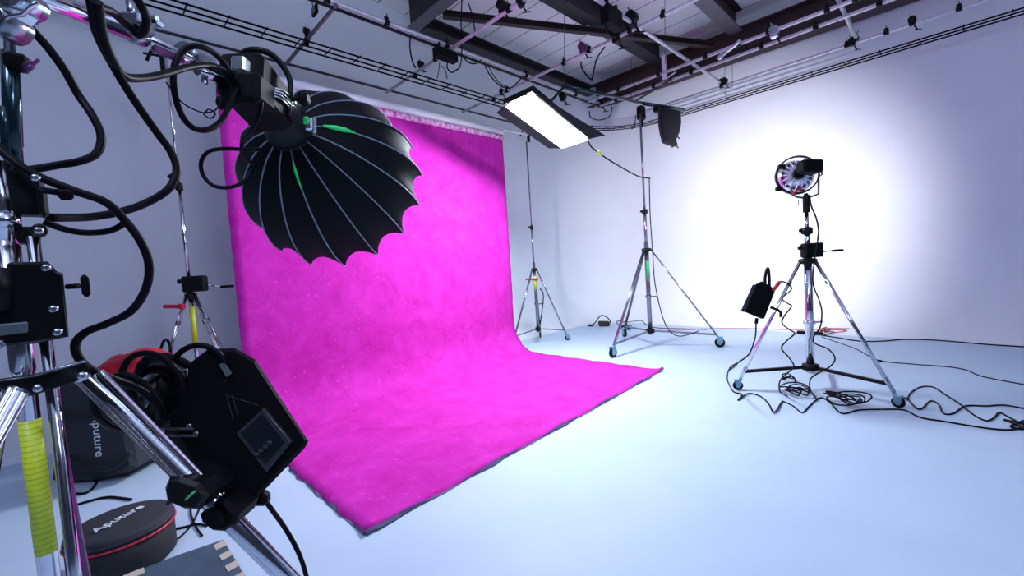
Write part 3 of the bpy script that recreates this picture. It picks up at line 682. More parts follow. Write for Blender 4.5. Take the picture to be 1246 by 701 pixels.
def plug_pair():
    c = PZ(762, 401, 0); t = thing('distribution_plug', c, 'teal black multi plug on the floor just behind the left leg of the middle stand', 'plug')
    MB().box(c + V((0, 0, .05)), (.22, .12, .09), bev=.02).build('body', M_teal, t)
    MB().tube(smooth([c - MR * .1 + V((0, 0, .05)), c - MR * .2 + V((0, 0, .16)), c - MR * .05 + V((0, 0, .17)), c + MR * .05 + V((0, 0, .08))], 4), .010, 6).build('cable', M_rubber, t)
plug_pair()
floor_cable([(757, 393), (780, 390), (786, 395), (800, 399), (830, 400), (860, 401)], 'thin black cable on the floor behind the middle stand', r=.007)
floor_cable([(885, 452), (892, 447), (897, 443)], 'short end of cable on the floor by the left wheel of the right stand')
# ------------------------------------------------------------------ dome softbox with its lamp head
Cd = V((-2.31347, .99932, 1.98036)); Nd = V((-.715137, .649239, -.258975)).normalized()
Ud = V((-.683576, -.726964, .065166)).normalized(); Wd = V((-.145957, .223631, .963683)).normalized(); Rd = .45; Dd = .546
Hd = Cd - Nd * Dd
def dome():
    t = thing('dome_softbox', Hd, 'black ribbed dome softbox on the foreground boom, facing the magenta backdrop', 'softbox')
    nr, ns, per = 16, 14, 6
    def pt(k, s, inset=0.):
        a = 5.73736 - k * 2 * math.pi / nr; fr = k - math.floor(k + 1e-9); w_ = math.sin(math.pi * fr) if 0 < fr < 1 else 0
        r = .095 + (Rd - .095) * (math.sin(s * math.pi / 2) ** .80 if s > 0 else 0)
        h = Dd * (1 - math.cos(s * math.pi / 2) ** .85 if s < 1 else 1) if False else Dd * s ** 1.18
        r *= 1 - .075 * w_ * s - inset; h -= .075 * w_ ** .62 * s ** 5
        return Hd + Nd * h + r * (math.cos(a) * Ud + math.sin(a) * Wd)
    vs = []; K = nr * per
    for i in range(ns + 1):
        for k in range(K): vs.append(pt(k / per, i / ns))
    fs = [(i * K + k, i * K + (k + 1) % K, (i + 1) * K + (k + 1) % K, (i + 1) * K + k) for i in range(ns) for k in range(K)]
    MB().add(vs, fs, True).build('fabric_shell', M_fabric, t)
    vs2 = [pt(k / per, .16 + i / ns * .82, .02) for i in range(ns + 1) for k in range(K)]
    MB().add(vs2, [f[::-1] for f in fs], True).build('silver_lining', M_lining, t)
    for k in range(nr):
        MB().tube([pt(k, i / ns) + (pt(k, i / ns) - Cd - Nd * .0).normalized() * .002 for i in range(ns + 1)], [.0032] * ns + [.0042], 6).build('rib', M_rib, t)
    MB().lathe(Hd, Nd, [(-.012, .07), (-.015, .098), (.010, .102), (.03, .09)], 32, cap=False).build('mounting_ring', M_blackm, t)
    dm = mat('diffuser_cloth', (.85, .85, .9), .8)
    dv = [Cd - Nd * .12] + [pt(k / per, .86, .03) for k in range(K)]
    MB().add(dv, [(0, 1 + k, 1 + (k + 1) % K) for k in range(K)], True)
    # green glow put in as bright green strips on two ribs
    g = MB().tube([pt(7.0, s) + (pt(7.0, s) - Cd).normalized() * .006 for s in (.04, .10, .15, .21)], [.005, .011, .011, .003], 8)
    g.build('glow_strip', M_green, t)
    MB().tube([pt(3.0, s) + (pt(3.0, s) - Cd).normalized() * .006 for s in (.05, .10, .15, .20)], [.003, .006, .005, .002], 8).build('glow_strip', M_green, t)
    ld = bpy.data.lights.new('dome_lamp', 'AREA'); ld.shape = 'DISK'; ld.size = .7; ld.energy = DOME_WATTS; ld.color = (.95, .93, 1.)
    lo = bpy.data.objects.new('soft_lamp', ld); C.objects.link(lo); lo.parent = t; lo.location = Nd * (Dd * .9); lo.rotation_euler = Nd.to_track_quat('-Z', 'Y').to_euler()
dome()
def fixture():
    B = -Nd; t = thing('studio_lamp_body', Hd, 'black studio lamp body with silver fins behind the dome softbox', 'lamp')
    up = V((0, 0, 1)); a = B.cross(up).normalized(); b = a.cross(B).normalized()   # a sideways, b up
    c = Hd
    MB().lathe(c, B, [(.012, .096), (.02, .098), (.06, .085), (.10, .078), (.13, .078)], 28).build('reflector_mount', M_blackm, t)
    MB().box(c + B * .24 - b * .01, (.24, .15, .17), (B, a, b), .02).build('lamp_housing', M_black, t)
    sg = 1 if a.dot(MR) > 0 else -1
    for k in range(4):
        o_ = k * 3.2
        MB().tube(smooth([P(334 - k * .5, 107 + o_, 1.50), P(344 - k, 110 + o_, 1.54), P(354 - k * 1.5, 118 + o_, 1.60), P(361 - k * 1.8, 128 + o_, 1.66), P(364 - k * 2, 136 + o_ * .8, 1.70)], 4), .0034, 6).build('cooling_fin', M_silver, t)
    MB().prism([P(334, 106, 1.53), P(350, 112, 1.57), P(366, 136, 1.72), P(352, 160, 1.74), P(334, 146, 1.58)], MF * .05, .01).build('fin_block', M_blackm, t)
    fm = MB()
    for k in range(7): fm.box(c + B * (.10 + .012 * k) + a * sg * .083 - b * .01, (.004, .012, .09), (B, a, b))
    fm.build('vent_grille', M_dtube, t)
    # yoke around the body
    yk = [c + B * .20 + a * .10 - b * .01, c + B * .22 + a * .10 + b * .07, c + B * .26 + a * .06 + b * .13, c + B * .28 - a * .0 + b * .14, c + B * .26 - a * .06 + b * .13, c + B * .22 - a * .10 + b * .07, c + B * .20 - a * .10 - b * .01]
    MB().tube(smooth(yk, 4), .011, 8).build('yoke', M_blackm, t)
    for s in (1, -1): knob(c + B * .20 + a * s * .10 - b * .01, a * s, 1.3).build('tilt_knob', M_black, t)
    MB().box(P(302, 113, 1.42), (.13, .10, .11), (MR, MD, MF), .015).build('rear_module', M_black, t)
    MB().box(P(348, 122, 1.60), (.07, .06, .06), (MR, MD, MF), .012).build('side_pod', M_silver, t) if False else None
    MB().box(P(377, 152, 1.70), (.03, .05, .03), (MR, MD, MF), .006).build('latch', M_silver, t)
    MB().box(P(383, 153, 1.70), (.006, .065, .02), (MR, MD, MF), .002).build('latch_bar', M_bolt, t)
    MB().box(P(373, 147, 1.69), (.022, .03, .02), (MR, MD, MF), .004).build('glow_patch', M_green, t)
    MB().bar(P(294, 74, 1.40), P(290, 96, 1.40), .013, 12).box(P(293, 80, 1.40), (.045, .05, .04), (MR, MD, MF), .006).build('spigot', M_bolt, t)
    MB().box(P(285, 104, 1.40), (.09, .09, .07), (MR, MD, MF), .014).build('swivel_clamp', M_blackm, t)
fixture()
# green glow on the mounting collar is put in as plain green colour
def near_boom():
    a = P(-60, -48, .72); b = P(272, 93, 1.38); m = a.lerp(b, .40); q0 = P(172, 45, 1.10)
    t = thing('near_boom_arm', a, 'thick chrome boom arm across the top left carrying the dome softbox', 'boom arm')
    d = (b - a).normalized()
    MB().bar(a, q0, .0195, 20).build('outer_tube', M_chrome, t)
    MB().bar(q0 - d * .03, b, .0155, 20).build('inner_tube', M_chrome, t)
    MB().lathe(q0 - d * .03, d, [(0, .0195), (.005, .023), (.035, .023), (.04, .016)], 20).build('joint_collar', M_stand, t)
    # grip head with several silver pieces
    h = MB().box(P(245, 76, 1.30), (.10, .045, .05), (d, frame(d)[0], frame(d)[1]), .01)
    h.lathe(P(232, 70, 1.28), MF, [(-.03, .032), (.03, .032)], 18); h.build('grip_head', M_bolt, t)
    MB().bar(P(240, 86, 1.27), P(270, 97, 1.35), .014, 12).build('grip_pin', M_chrome, t)
    MB().box(P(249, 97, 1.28), (.016, .03, .016), (MR, MD, MF), .004).build('grip_screw', M_bolt, t)
    MB().box(P(205, 66, 1.17), (.10, .018, .02), (d, frame(d)[0], frame(d)[1]), .004).build('stop_plate', M_purple, t)
    kb = MB().box(P(166, 30, 1.05), (.07, .05, .05), (MR, MD, MF), .012); kb.bar(P(160, 0, 1.05), P(163, 28, 1.05), .012, 10); kb.build('clamp_block', M_stand, t)
    MB().box(P(185, 26, 1.05), (.05, .02, .03), (MR, MD, MF), .006).build('clamp_wing', M_bolt, t)
near_boom()
# ------------------------------------------------------------------ foreground heavy stand
FG = .72; ax0 = P(25, 425, FG); up = V((0, 0, 1))
def at_col(y, px=None):     # point on the column axis at picture height y
    r = (px if px is not None else 25 + (y - 425) * .127)
    return P(r, y, FG)
HR = V((MR.x, MR.y, 0)).normalized(); HF = V((MF.x, MF.y, 0)).normalized()
def fg_stand():
    t = thing('heavy_crank_stand', (ax0.x, ax0.y, 0), 'heavy chrome and black crank stand close in the left foreground', 'light stand')
    A = V((ax0.x, ax0.y, 0)); q = P(57, 425, FG + .01); Bc = V((q.x, q.y, 0)); S = VW(30, 380); S = V((S.x, S.y, 0)).normalized(); SR = V((S.y, -S.x, 0))
    z = lambda y: at_col(y).z
    MB().lathe(A, up, [(.22, .0135), (z(455), .0135), (z(450), .0155), (z(300), .0155)], 26).build('column', M_chrome, t)
    MB().lathe(Bc, up, [(.25, .0088), (z(290), .0085)], 20).build('guide_tube', M_chrome, t)
    MB().lathe(A, up, [(z(300), .0135), (z(200), .0135)], 24).build('riser', M_chrome, t)
    MB().tube([P(19, 205, FG), P(17, 178, FG), P(16.5, 177, FG), P(12, 64, FG), P(12, 63, FG), P(6, -30, FG)], [.010, .010, .0115, .0115, .007, .007], 18).build('upper_riser', M_teal, t)
    MB().tube([P(10, 200, FG - .01), P(8, 182, FG - .01), P(6, 150, FG - .01), P(5, 130, FG - .01)], [.004, .0065, .0065, .005], 14).build('spring_sleeve', M_teal, t)
    MB().box(P(20, 76, FG), (.030, .03, .026), (SR, S, up), .006).build('top_collar', M_black, t)
    MB().tube([P(28, 82, FG), P(36, 78, FG), P(47, 73, FG)], [.006, .005, .003], 8).tube([P(30, 88, FG), P(40, 80, FG)], [.004, .004], 6).build('lever', M_purple, t)
    ux = (SR, S, up)
    def blk(x0, x1, y0, y1, dep, name, m=M_blackm, bev=.006):
        a = P((x0 + x1) / 2, (y0 + y1) / 2, FG); k = 1.30
        return MB().box(a, ((x1 - x0) / F * FG / k, dep, (y1 - y0) / F * FG), ux, bev).build(name, m, t)
    cb = blk(-30, 50, 208, 262, .045, 'upper_clamp')
    def bolt(x, y, par, r=.006): MB().lathe(P(x, y, FG - .030), -S, [(0, r), (.005, r), (.008, r * .5)], 12).build('bolt', M_bolt, par)
    bolt(43, 217, cb)
    MB().box(P(52, 248, FG), (.012, .035, .045), ux, .005).build('clamp_lug', M_blackm, cb)
    MB().bar(P(50, 231, FG - .01), P(70, 234, FG - .01), .0055, 10).box(P(80, 237, FG - .01), (.026, .012, .018), (MR, MF, up), .006).build('lever', M_black, cb)
    MB().lathe(A, up, [(z(279), .017), (z(279), .0195), (z(262), .0195), (z(262), .017)], 26).build('chrome_ring', M_chrome, t)
    c2 = blk(-30, 44, 277, 297, .05, 'lock_collar')
    MB().lathe(P(48, 281, FG), -S, [(-.02, .010), (.02, .010), (.023, .007)], 16).build('lug', M_blackm, c2)
    bolt(47, 281, c2)
    o = MB().prism([P(x, y, FG - .02) for x, y in ((-40, 320), (58, 318), (70, 330), (77, 333), (84, 410), (40, 419), (-40, 424))], S * .045, .005).build('crank_block', M_blackm, t)
    for (x, y) in ((56, 326), (65, 376), (70, 404), (1, 418)): bolt(x, y, o)
    tag(MB().box(P(16, 400, FG - .030), (.042, .006, .018), ux, .002).build('label_plate', M_label, o), 'grey oblong label plate')
    MB().lathe(P(4, 352, FG - .018), up, [(-.035, .018), (.035, .018)], 20).build('spool_cover', M_blackm, o)
    MB().bar(P(82, 349, FG), P(96, 348, FG), .0045, 10).box(P(104, 348, FG), (.014, .012, .038), (MR, MF, up), .006).build('wing_knob', M_black, o)
    pr = MB().prism([P(x, y, FG - .02) for x, y in ((-40, 470), (40, 459), (104, 440), (110, 448), (106, 460), (40, 482), (-40, 490))], S * .035, .003).build('spreader_bracket', M_blackm, t)
    for (x, y) in ((46, 472), (100, 457)): bolt(x, y, pr, .0065)
    MB().tube([P(-30, 466, FG - .024), P(40, 457, FG - .024), P(103, 440, FG - .024)], .002, 6).build('bracket_edge', M_stand, pr)
    tp = MB().lathe(A, up, [(z(680), .0142), (z(512), .0142)], 26).build('printed_tape', M_yellow, t); tag(tp, 'yellow tape with rows of small print')
    # legs
    def leg(a, foot, w=.019, sep=.02):
        a = V(a); f = V(foot); d = (f - a).normalized(); s = d.cross(HF).normalized()
        mb = MB().bar(a, f, w * .85, 16).bar(a + s * w * 1.15, f + s * w * 1.15, .006, 10).bar(a - s * w * 1.1, f - s * w * 1.1, .006, 10)
        o = mb.build('leg', M_chrome, t)
        MB().lathe((f.x, f.y, 0), up, [(0, .03), (.02, .03), (.05, .018)], 14).build('rubber_foot', M_rubber, o); return o
    a1 = P(108, 458, .76); e1 = P(350, 703, 1.0); f1 = a1 + (e1 - a1) * ((a1.z - .03) / (a1.z - e1.z)); leg(a1, f1)
    MB().bar(a1 + HR * .027, f1 + HR * .027, .0012, 8).build('leg_cable', M_redcable, t)
    a2 = P(-6, 470, .70); leg(a2, V((a2.x - .62, a2.y - .30, .03)))
    a3 = P(24, 474, .66); leg(a3, (a3.x + .05 - .28, a3.y - .66, .03), .009)
    # thin brace between column and first leg
    MB().bar(P(76, 701, .80) + V((0, 0, -.2)), a1 + (f1 - a1) * .55, .008, 10).build('brace', M_stand, t)
    return a1, f1
a1, f1 = fg_stand()
def on_leg(k): return a1 + (f1 - a1) * k
def purple_strip():
    tag(MB().tube([P(66, 474, .80), P(84, 590, .84), P(106, 706, .88)], .0065, 8).build('cable', M_purple), 'thin purple strip for the pink-lit tube edge beside the foreground stand column', 'cable')  # pink light along the tube edge, put in as a purple strip
purple_strip()
def top_clamp():
    c = P(14, 8, .66); t = thing('silver_grip', c, 'silver blue grip head at the top left corner of the picture', 'clamp')
    MB().box(c, (.06, .05, .04), (MR, MD, MF), .010).lathe(P(30, 4, .66), MF, [(-.02, .018), (.02, .018)], 16).build('body', M_bolt, t)
    MB().lathe(P(8, 30, .66), MF, [(-.02, .018), (-.015, .022), (.02, .022)], 24).build('disc', M_stand, t)
    MB().tube([P(0, 27, .64), P(12, 20, .63), P(28, 18, .63), P(38, 8, .63), P(46, 3, .63)], .003, 6).build('edge_plate', M_chrome, t)
top_clamp()
# thick black head cables in the foreground
def fat(pix, label, r=.0068): return cable([P(*p) for p in pix], r, label, group='thick black head cables in the left foreground', n=10, seg=8)
fat([(18, 8, .72), (38, 35, .74), (60, 60, .76), (80, 88, .78), (95, 115, .80), (112, 140, .80), (123, 165, .80), (118, 186, .79), (98, 196, .77), (70, 201, .76), (40, 206, .74), (22, 206, .72)], 'thick black cable bowed out from the top left corner and back to the foreground stand')
fat([(106, -20, .78), (112, 8, .80), (118, 40, .84), (135, 75, .88), (162, 120, .92), (190, 160, .96), (208, 185, .98), (215, 208, .98), (205, 230, .96), (180, 246, .94), (150, 257, .90), (110, 264, .86), (60, 265, .78)], 'long thick black cable falling from the top edge and curving back to the upper clamp', r=.0082)
fat([(118, 2, .79), (124, 40, .83), (136, 72, .87), (150, 92, .92), (172, 95, .98), (200, 90, 1.05), (232, 81, 1.15), (258, 80, 1.25), (275, 88, 1.32), (282, 100, 1.38)], 'thick black cable sweeping from the top edge under the boom to the lamp body', r=.0088)
fat([(-10, 172, .70), (15, 195, .70), (45, 214, .71), (90, 232, .73), (128, 246, .75), (150, 266, .77), (170, 292, .78), (181, 320, .79), (178, 350, .79), (160, 378, .78), (130, 394, .78), (105, 404, .77), (92, 418, .76), (96, 436, .76), (112, 450, .78), (140, 462, .82), (170, 474, .86), (190, 492, .88), (194, 508, .90)], 'thickest black cable making a wide loop in front of the foreground stand')
fat([(54, 270, .74), (75, 278, .76), (100, 283, .78), (128, 282, .78), (145, 276, .78), (154, 268, .78)], 'short thick black cable sagging right of the lock collar', r=.0055)
fat([(282, 104, 1.38), (280, 88, 1.34), (262, 66, 1.28), (240, 56, 1.22), (222, 62, 1.2), (212, 82, 1.18), (212, 110, 1.18), (220, 138, 1.2), (234, 155, 1.22), (252, 158, 1.25), (268, 148, 1.3), (280, 128, 1.34), (288, 108, 1.36)], 'thick black cable loop hanging round the end of the boom', r=.0082)
fat([(318, 182, 1.62), (300, 182, 1.66), (275, 181, 1.7), (255, 184, 1.7), (245, 196, 1.7), (247, 213, 1.7), (260, 226, 1.7), (280, 228, 1.7), (298, 220, 1.72), (308, 205, 1.74)], 'black cable loop sticking out left of the dome softbox', r=.0075)
fat([(160, -12, .98), (172, 8, 1.0), (178, 22, 1.02), (176, 36, 1.03), (166, 44, 1.03)], 'short thick black cable curling over the boom at the top edge', r=.009)
fat([(118, 8, .9), (135, 14, .95), (150, 26, 1.0), (168, 42, 1.04)], 'short black cable lying along the near boom arm', r=.009)
fat([(318, 104, 1.42), (318, 125, 1.40), (314, 145, 1.42), (305, 160, 1.46), (295, 172, 1.52), (296, 190, 1.58), (308, 200, 1.66)], 'black cable looping from the lamp body down to the left edge of the softbox', r=.0065)
fat([(299, 93, 1.4), (315, 94, 1.45), (326, 98, 1.5), (334, 108, 1.52)], 'black cable over the top of the lamp body', r=.007)
cable([P(202, 100, 1.2), P(222, 125, 1.22), P(246, 137, 1.25), P(254, 133, 1.26), P(262, 138, 1.26), P(256, 144, 1.26), P(248, 138, 1.26), P(262, 134, 1.28), P(272, 118, 1.32)], .0022, 'thin wire with a small ring hanging under the end of the near boom', cat='wire', name='safety_wire')
# ------------------------------------------------------------------ controller box clamped on the foreground leg
def controller():
    D = .96; S = VW(290, 510); t = thing('controller_box', P(290, 510, D), 'large black lamp controller box clamped on the leg of the foreground stand', 'controller')
    front = [(253, 424), (286, 423), (311, 437), (376, 537), (372, 545), (314, 606), (300, 607), (232, 566), (205, 520), (232, 440)]
    pts = [P(x, y, D + (x - 290) * .0003 + (y - 510) * -.0003) for x, y in front]
    MB().prism(pts, S * .10, .010).build('case', M_black, t)
    def panel(px, dz, m, name, th=.006):
        return MB().prism([P(x, y, D + (x - 290) * .0003 - (y - 510) * .0003 - dz) for x, y in px], MF * th, .002).build(name, m, t)
    s = panel([(287, 528), (320, 497), (354, 538), (324, 575)], .008, M_dark, 'display_frame', .01)
    panel([(292, 528), (319, 503), (348, 539), (324, 567)], .011, M_screen, 'display', .004)
    for k in range(4):
        u = k / 3.; MB().box(P(312 + u * 16, 553 - u * 14, D - .018), (.010, .007, .004), (MR, MD, MF), .001).build('button', M_dtube, t)
    MB().tube([P(320, 498, D - .012), P(344, 527, D - .012), P(352, 539, D - .012), P(349, 545, D - .012)], .0016, 6).build('display_edge', M_dtube, t)
    for (i, (p, q)) in enumerate((((272, 480), (314, 493)), ((276, 482), (284, 512)), ((282, 480), (290, 508)))):
        MB().bar(P(p[0], p[1], D - .010), P(q[0], q[1], D - .013), .0007, 6).build('stitching', M_dtube, t)
    panel([(266, 444), (272, 441), (281, 455), (275, 459)], .012, M_label, 'side_latch')
    # handle loop and latches
    MB().tube(smooth([P(238, 575, D), P(262, 592, D - .01), P(290, 600, D - .015), P(312, 608, D - .01)], 4), .006, 8).build('bottom_rail', M_blackm, t)
    for (x, y) in ((232, 518), (240, 527)): MB().lathe(P(x, y, D - .02), -MF, [(0, .006), (.006, .005)], 10).build('rivet', M_bolt, t)
    MB().tube([P(188, 519, D - .02), P(210, 522, D - .03), P(236, 522, D - .03)], .003, 6).tube([P(190, 527, D - .02), P(215, 530, D - .03), P(240, 531, D - .03)], .003, 6).build('strap', M_dtube, t)
    MB().box(P(318, 606, D + .02), (.035, .03, .03), (MR, MD, MF), .008).build('cable_inlet', M_black, t)
    # clamps on the leg
    d = (f1 - a1).normalized(); s = d.cross(HF).normalized(); n = d.cross(s)
    kk = (P(222, 590, .88) - a1).length / (f1 - a1).length
    c = on_leg(.0) + d * ((P(222, 590, .875) - a1).length)
    MB().prism([P(x, y, .83) for x, y in ((197, 596), (203, 582), (216, 582), (240, 590), (252, 604), (240, 622), (222, 622), (200, 612))], MF * .09, .008).build('leg_clamp', M_blackm, t)
    MB().bar(P(222, 590, .93), P(252, 560, .98), .022, 12).build('clamp_arm', M_blackm, t)
    MB().bar(P(226, 608, .826), P(237, 598, .826), .0025, 6).build('green_mark', M_gtape, t)
ct = controller()
def lower_clamp():
    t = thing('star_knob_clamp', P(262, 630, .9), 'faceted black clamp on the foreground leg below the controller box', 'clamp')
    MB().prism([P(x, y, .87) for x, y in ((240, 628), (247, 622), (256, 620), (262, 608), (272, 608), (289, 627), (284, 640), (270, 649), (256, 648), (243, 638))], MF * .08, .008).build('clamp_body', M_black, t)
    MB().lathe(P(265, 628, .87), -MF, [(0, .018), (.012, .016)], 8).build('clamp_knob', M_black, t)
lower_clamp()
fat([(322, 608, 1.0), (332, 622, 1.02), (345, 640, 1.04), (358, 662, 1.05), (367, 682, 1.05), (374, 706, 1.05)], 'black cable falling from the bottom corner of the controller box', r=.0055)
# coiled head cable loops hung in front of the controller
def loops():
    t = thing('hung_cable_coil', P(200, 470, .95), 'coil of thick black cable hung in front of the controller box', 'cable coil')
    def ell(cx, cy, rx, ry, rot, d, r, a0=0, a1_=360, dz=.0):
        pts = []
        for a in range(a0, a1_ + 1, 15):
            x = rx * math.cos(math.radians(a)); y = ry * math.sin(math.radians(a)); c_, s_ = math.cos(rot), math.sin(rot)
            pts.append(P(cx + x * c_ - y * s_, cy + x * s_ + y * c_, d + dz * math.sin(math.radians(a))))
        return MB().tube(pts, r, 10)
    ell(166, 488, 40, 22, .75, .92, .0075).build('cable_loop', M_rubber, t)
    ell(186, 470, 44, 34, .9, .95, .007).build('cable_loop', M_rubber, t)
    ell(242, 454, 34, 34, .2, .97, .0065).build('cable_loop', M_rubber, t)
    ell(216, 472, 52, 30, .6, 1.0, .010, 150, 400).build('cable_loop', M_rubber, t)
    ell(196, 480, 38, 30, .4, 1.02, .012).build('cable_loop', M_rubber, t)
    MB().bar(P(130, 470, .90), P(150, 480, .92), .012, 12).build('connector', M_black, t)
    MB().bar(P(240, 447, .98), P(262, 462, .98), .016, 12).build('connector', M_black, t)
    for (x, y) in ((227, 453), (247, 464), (254, 474)): MB().box(P(x, y, .965), (.008, .016, .006), (MR, MD, MF), .002).build('silver_clip', M_bolt, t)
loops()
def lens():
    c = P(184, 474, 1.06); t = thing('lamp_lens', c, 'dark lamp head with a shiny blue-silver face behind the hanging cable coil', 'lamp')
    d = (-MF * .8 - MR * .5 - MD * .3).normalized()
    MB().lathe(c, d, [(-.10, .05), (-.09, .075), (.01, .08), (.02, .074), (.012, .066), (.012, .02)], 26).build('barrel', M_blackm, t)
    MB().lathe(c, d, [(.008, .062), (.014, .058), (.020, .04), (.024, .01)], 24).build('front_lens', M_bolt, t)
    MB().box(P(222, 482, 1.08), (.16, .13, .10), (MR, MD, MF), .03).build('housing', M_black, t)
lens()
# small bracket strap around stand leg near (130,490)
cable([P(116, 470, .78), P(112, 486, .80), P(118, 506, .82), P(134, 520, .86), P(150, 524, .9)], .006, 'black strap looped under the foreground stand bracket', cat='strap', name='strap')
# ------------------------------------------------------------------ bags and board on the floor at left
def text(s, size, origin, xdir, ydir, parent, m=M_logo, th=.002, bold=.0):
    cu = bpy.data.curves.new('t', 'FONT'); cu.body = s; cu.size = size; cu.extrude = th; cu.offset = bold; cu.align_x = 'CENTER'; cu.align_y = 'CENTER'
    o = bpy.data.objects.new('t', cu); C.objects.link(o); bpy.context.view_layer.update()
    me = bpy.data.meshes.new_from_object(o.evaluated_get(bpy.context.evaluated_depsgraph_get())); bpy.data.objects.remove(o)
    x = V(xdir).normalized(); y = V(ydir); y = (y - x * y.dot(x)).normalized(); z = x.cross(y)
    me.transform(Matrix.Translation(V(origin) - parent.location) @ Matrix((x, y, z)).transposed().to_4x4())
    me.materials.clear(); me.materials.append(m)
    q = bpy.data.objects.new('printed_lettering', me); C.objects.link(q); q.parent = parent; return q
def round_bag():
    c = V((-3.17, .01, 0)); R, H = .225, .25; t = thing('round_gear_bag', c, 'round black gear bag with red piping and white lettering on its lid', 'bag')
    MB().lathe(c, up, [(0, R - .03), (.03, R), (H - .05, R)], 40).build('body', M_bag, t)
    MB().lathe(c, up, [(H - .05, R + .004), (H - .012, R), (H, R - .03), (H + .006, 0)], 40).build('lid', M_bagtop, t)
    MB().tube([c + V((R * 1.02 * math.cos(a * math.pi / 20), R * 1.02 * math.sin(a * math.pi / 20), H - .055)) for a in range(40)], .006, 6, closed=True).build('red_piping', M_red, t)
    MB().tube([c + V((R * 1.01 * math.cos(a * math.pi / 20), R * 1.01 * math.sin(a * math.pi / 20), H - .03)) for a in range(40)], .003, 6, closed=True).build('zip', M_dtube, t)
    p0 = PZ(114, 648, H + .008); p1 = PZ(172, 617, H + .008)
    text('Aputure', .072, (p0 + p1) / 2 + V((0, 0, .004)), p1 - p0, V((0, 0, 1)).cross(p1 - p0), t)
    e = c + V((math.cos(.4) * R, math.sin(.4) * R, H * .6))
    MB().tube(smooth([P(205, 612, 2.3), P(214, 604, 2.25), P(222, 600, 2.2)], 3), .012, 6).build('handle', M_bag, t)
round_bag()
def soft_case():
    D = 3.35; c = P(112, 588, D); c = V((c.x, c.y, 0)); t = thing('soft_gear_case', c, 'large black soft case with sideways white lettering standing behind the foreground stand', 'case')
    f = [(70, 462), (120, 470), (140, 476), (152, 500), (158, 545), (163, 572), (150, 580), (112, 590), (75, 592), (60, 590)]
    pts = [P(x, y, D) for x, y in f]
    dz = min(p.z for p in pts) - .01
    MB().prism([p - V((0, 0, dz)) for p in pts], HF * .38, .04).build('body', M_dark, t)
    sh = V((0, 0, -dz))
    MB().tube([P(70, 507, D - .02) + sh, P(120, 510, D - .03) + sh, P(153, 508, D - .02) + sh], .012, 6).build('strap', M_bag, t)
    MB().tube(smooth([P(84, 560, D - .02) + sh, P(110, 574, D - .06) + sh, P(140, 570, D - .06) + sh, P(160, 552, D - .03) + sh], 4), .018, 6).build('handle', M_bag, t)
    o = P(119, 532, D - .006) + sh; text('Aputure', .10, o, MD + MR * .10, MR, t)
    return dz
dz_case = soft_case()
def dark_case():
    D = 3.4; f = [(196, 490), (240, 496), (242, 540), (226, 552), (190, 556), (165, 540), (170, 500)]
    c = PZ(205, 556, 0); t = thing('padded_pouch', (c.x, c.y, 0), 'dark padded pouch on the floor under the controller box', 'pouch')
    pts = [c + (P(x, y, D) - P(205, 556, D)) for x, y in f]; k = min(p.z for p in pts)
    MB().prism([p + V((0, 0, .01 - k)) for p in pts], HF * .22, .03).build('body', M_bag, t)
    MB().tube(smooth([pts[0] + V((0, 0, .01 - k)), (pts[0] + pts[1]) / 2 + V((0, 0, .09 - k)), pts[1] + V((0, 0, .01 - k))], 4), .012, 6).build('handle', M_bag, t)
dark_case()
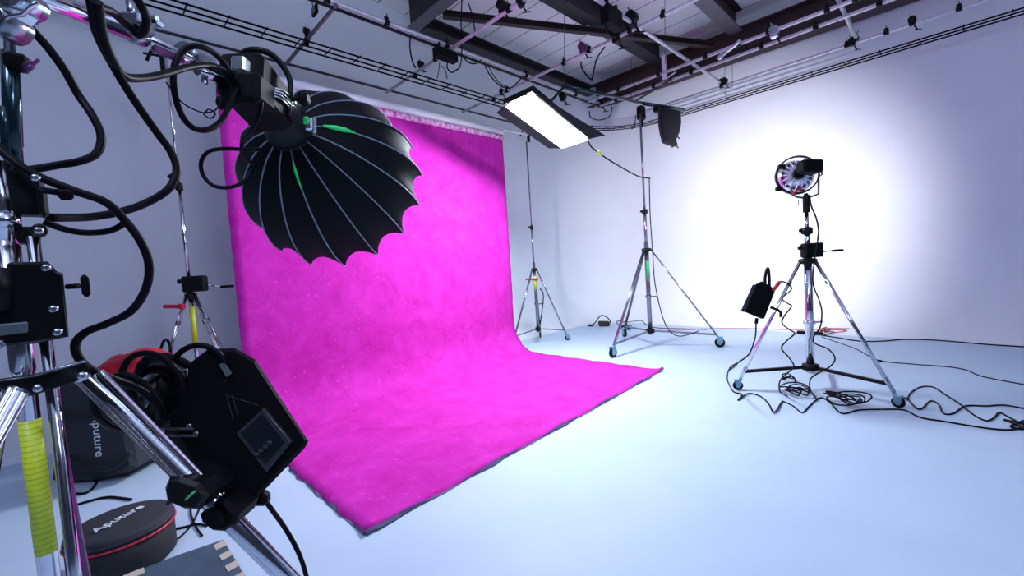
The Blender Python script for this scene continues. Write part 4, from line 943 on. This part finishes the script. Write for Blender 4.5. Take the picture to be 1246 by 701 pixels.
def red_cloth():
    # crumpled red bag slumped on top of the soft case
    D = 3.45; mb = MB(); n = 18
    out = [(122, 470), (126, 446), (138, 434), (156, 431), (168, 425), (184, 424), (204, 432), (192, 446), (178, 458), (162, 474), (150, 486), (136, 492), (128, 486)]
    c = sum((P(x, y, D) for x, y in out), V()) / len(out)
    t = thing('red_cloth_bag', c, 'crumpled red nylon bag slumped on the gear behind the foreground stand', 'bag')
    vs = []; rings = 9
    for i in range(rings + 1):
        a = math.pi * i / rings
        for (x, y) in out:
            p = P(x, y, D); q = c + (p - c) * math.sin(a) ** .6 + HF * (-.16 * math.cos(a))
            q += HF * .05 * noise.noise(q * 9) + V((0, 0, .03)) * noise.noise(q * 13 + V((3, 1, 2))); vs.append(q)
    m = len(out)
    mb.add(vs, [(i * m + j, i * m + (j + 1) % m, (i + 1) * m + (j + 1) % m, (i + 1) * m + j) for i in range(rings) for j in range(m)] + [tuple(range(m))[::-1], tuple(rings * m + j for j in range(m))], True)
    mb.build('sack', M_redcloth, t)
    MB().tube(smooth([P(118, 470, D - .17), P(130, 458, D - .2), P(148, 456, D - .2), P(160, 462, D - .17)], 4), .010, 6).build('drawstring', M_redcable, t)
red_cloth()
def board_case():
    z = .15; c = [PZ(272, 656, z), PZ(302, 706, z), PZ(275, 745, z), PZ(130, 745, z), PZ(150, 701, z), PZ(218, 674, z)]
    t = thing('wooden_step_box', (c[2] + c[5]) / 2 * 1 - V((0, 0, z)), 'grey painted board box with pale diagonal tape on its edge at the bottom left', 'box')
    MB().prism([p for p in c], (0, 0, -.145), .006).build('box_body', M_board, t)
    a, b = c[0], c[1]; d = (b - a); s = (c[5] - c[0]).normalized()
    for k in range(4):
        u = .04 + k * .26; p = a + d * u
        MB().prism([p + V((0, 0, .001)), p + d * .13 + V((0, 0, .001)), p + d * .17 + s * .05 + V((0, 0, .001)), p + d * .04 + s * .05 + V((0, 0, .001))], (0, 0, .002)).build('tape_stripe', M_tan, t)
    p = c[4]; MB().prism([p + V((0, 0, .001)), p + (c[5] - p) * .35 + V((0, 0, .001)), p + (c[5] - p) * .35 + d * .12 + V((0, 0, .001)), p + d * .12 + V((0, 0, .001))], (0, 0, .002)).build('tape_stripe', M_tan, t)
board_case()
floor_cable([(152, 701), (156, 686), (170, 668), (190, 662), (212, 658), (228, 645), (238, 630), (244, 612), (238, 600), (232, 622), (238, 640), (246, 652)], 'dark blue cable looping on the floor between round bag and board box', r=.006)
floor_cable([(206, 645), (222, 642), (240, 638), (252, 640)], 'short black cable on the floor right of the round bag', r=.007)
floor_cable([(88, 616), (108, 610), (132, 605), (160, 608)], 'thin black cable on the floor behind the round bag', r=.009)
floor_cable([(84, 600), (104, 600), (116, 590), (118, 578)], 'thin black cable curling in front of the soft case', r=.009)
cable([P(192, 434, 3.9), P(200, 414, 3.95), P(206, 418, 3.9), P(208, 432, 3.9), P(209, 445, 3.9)], .012, 'black strap looped on the left leg of the left slim stand', cat='strap', name='strap')
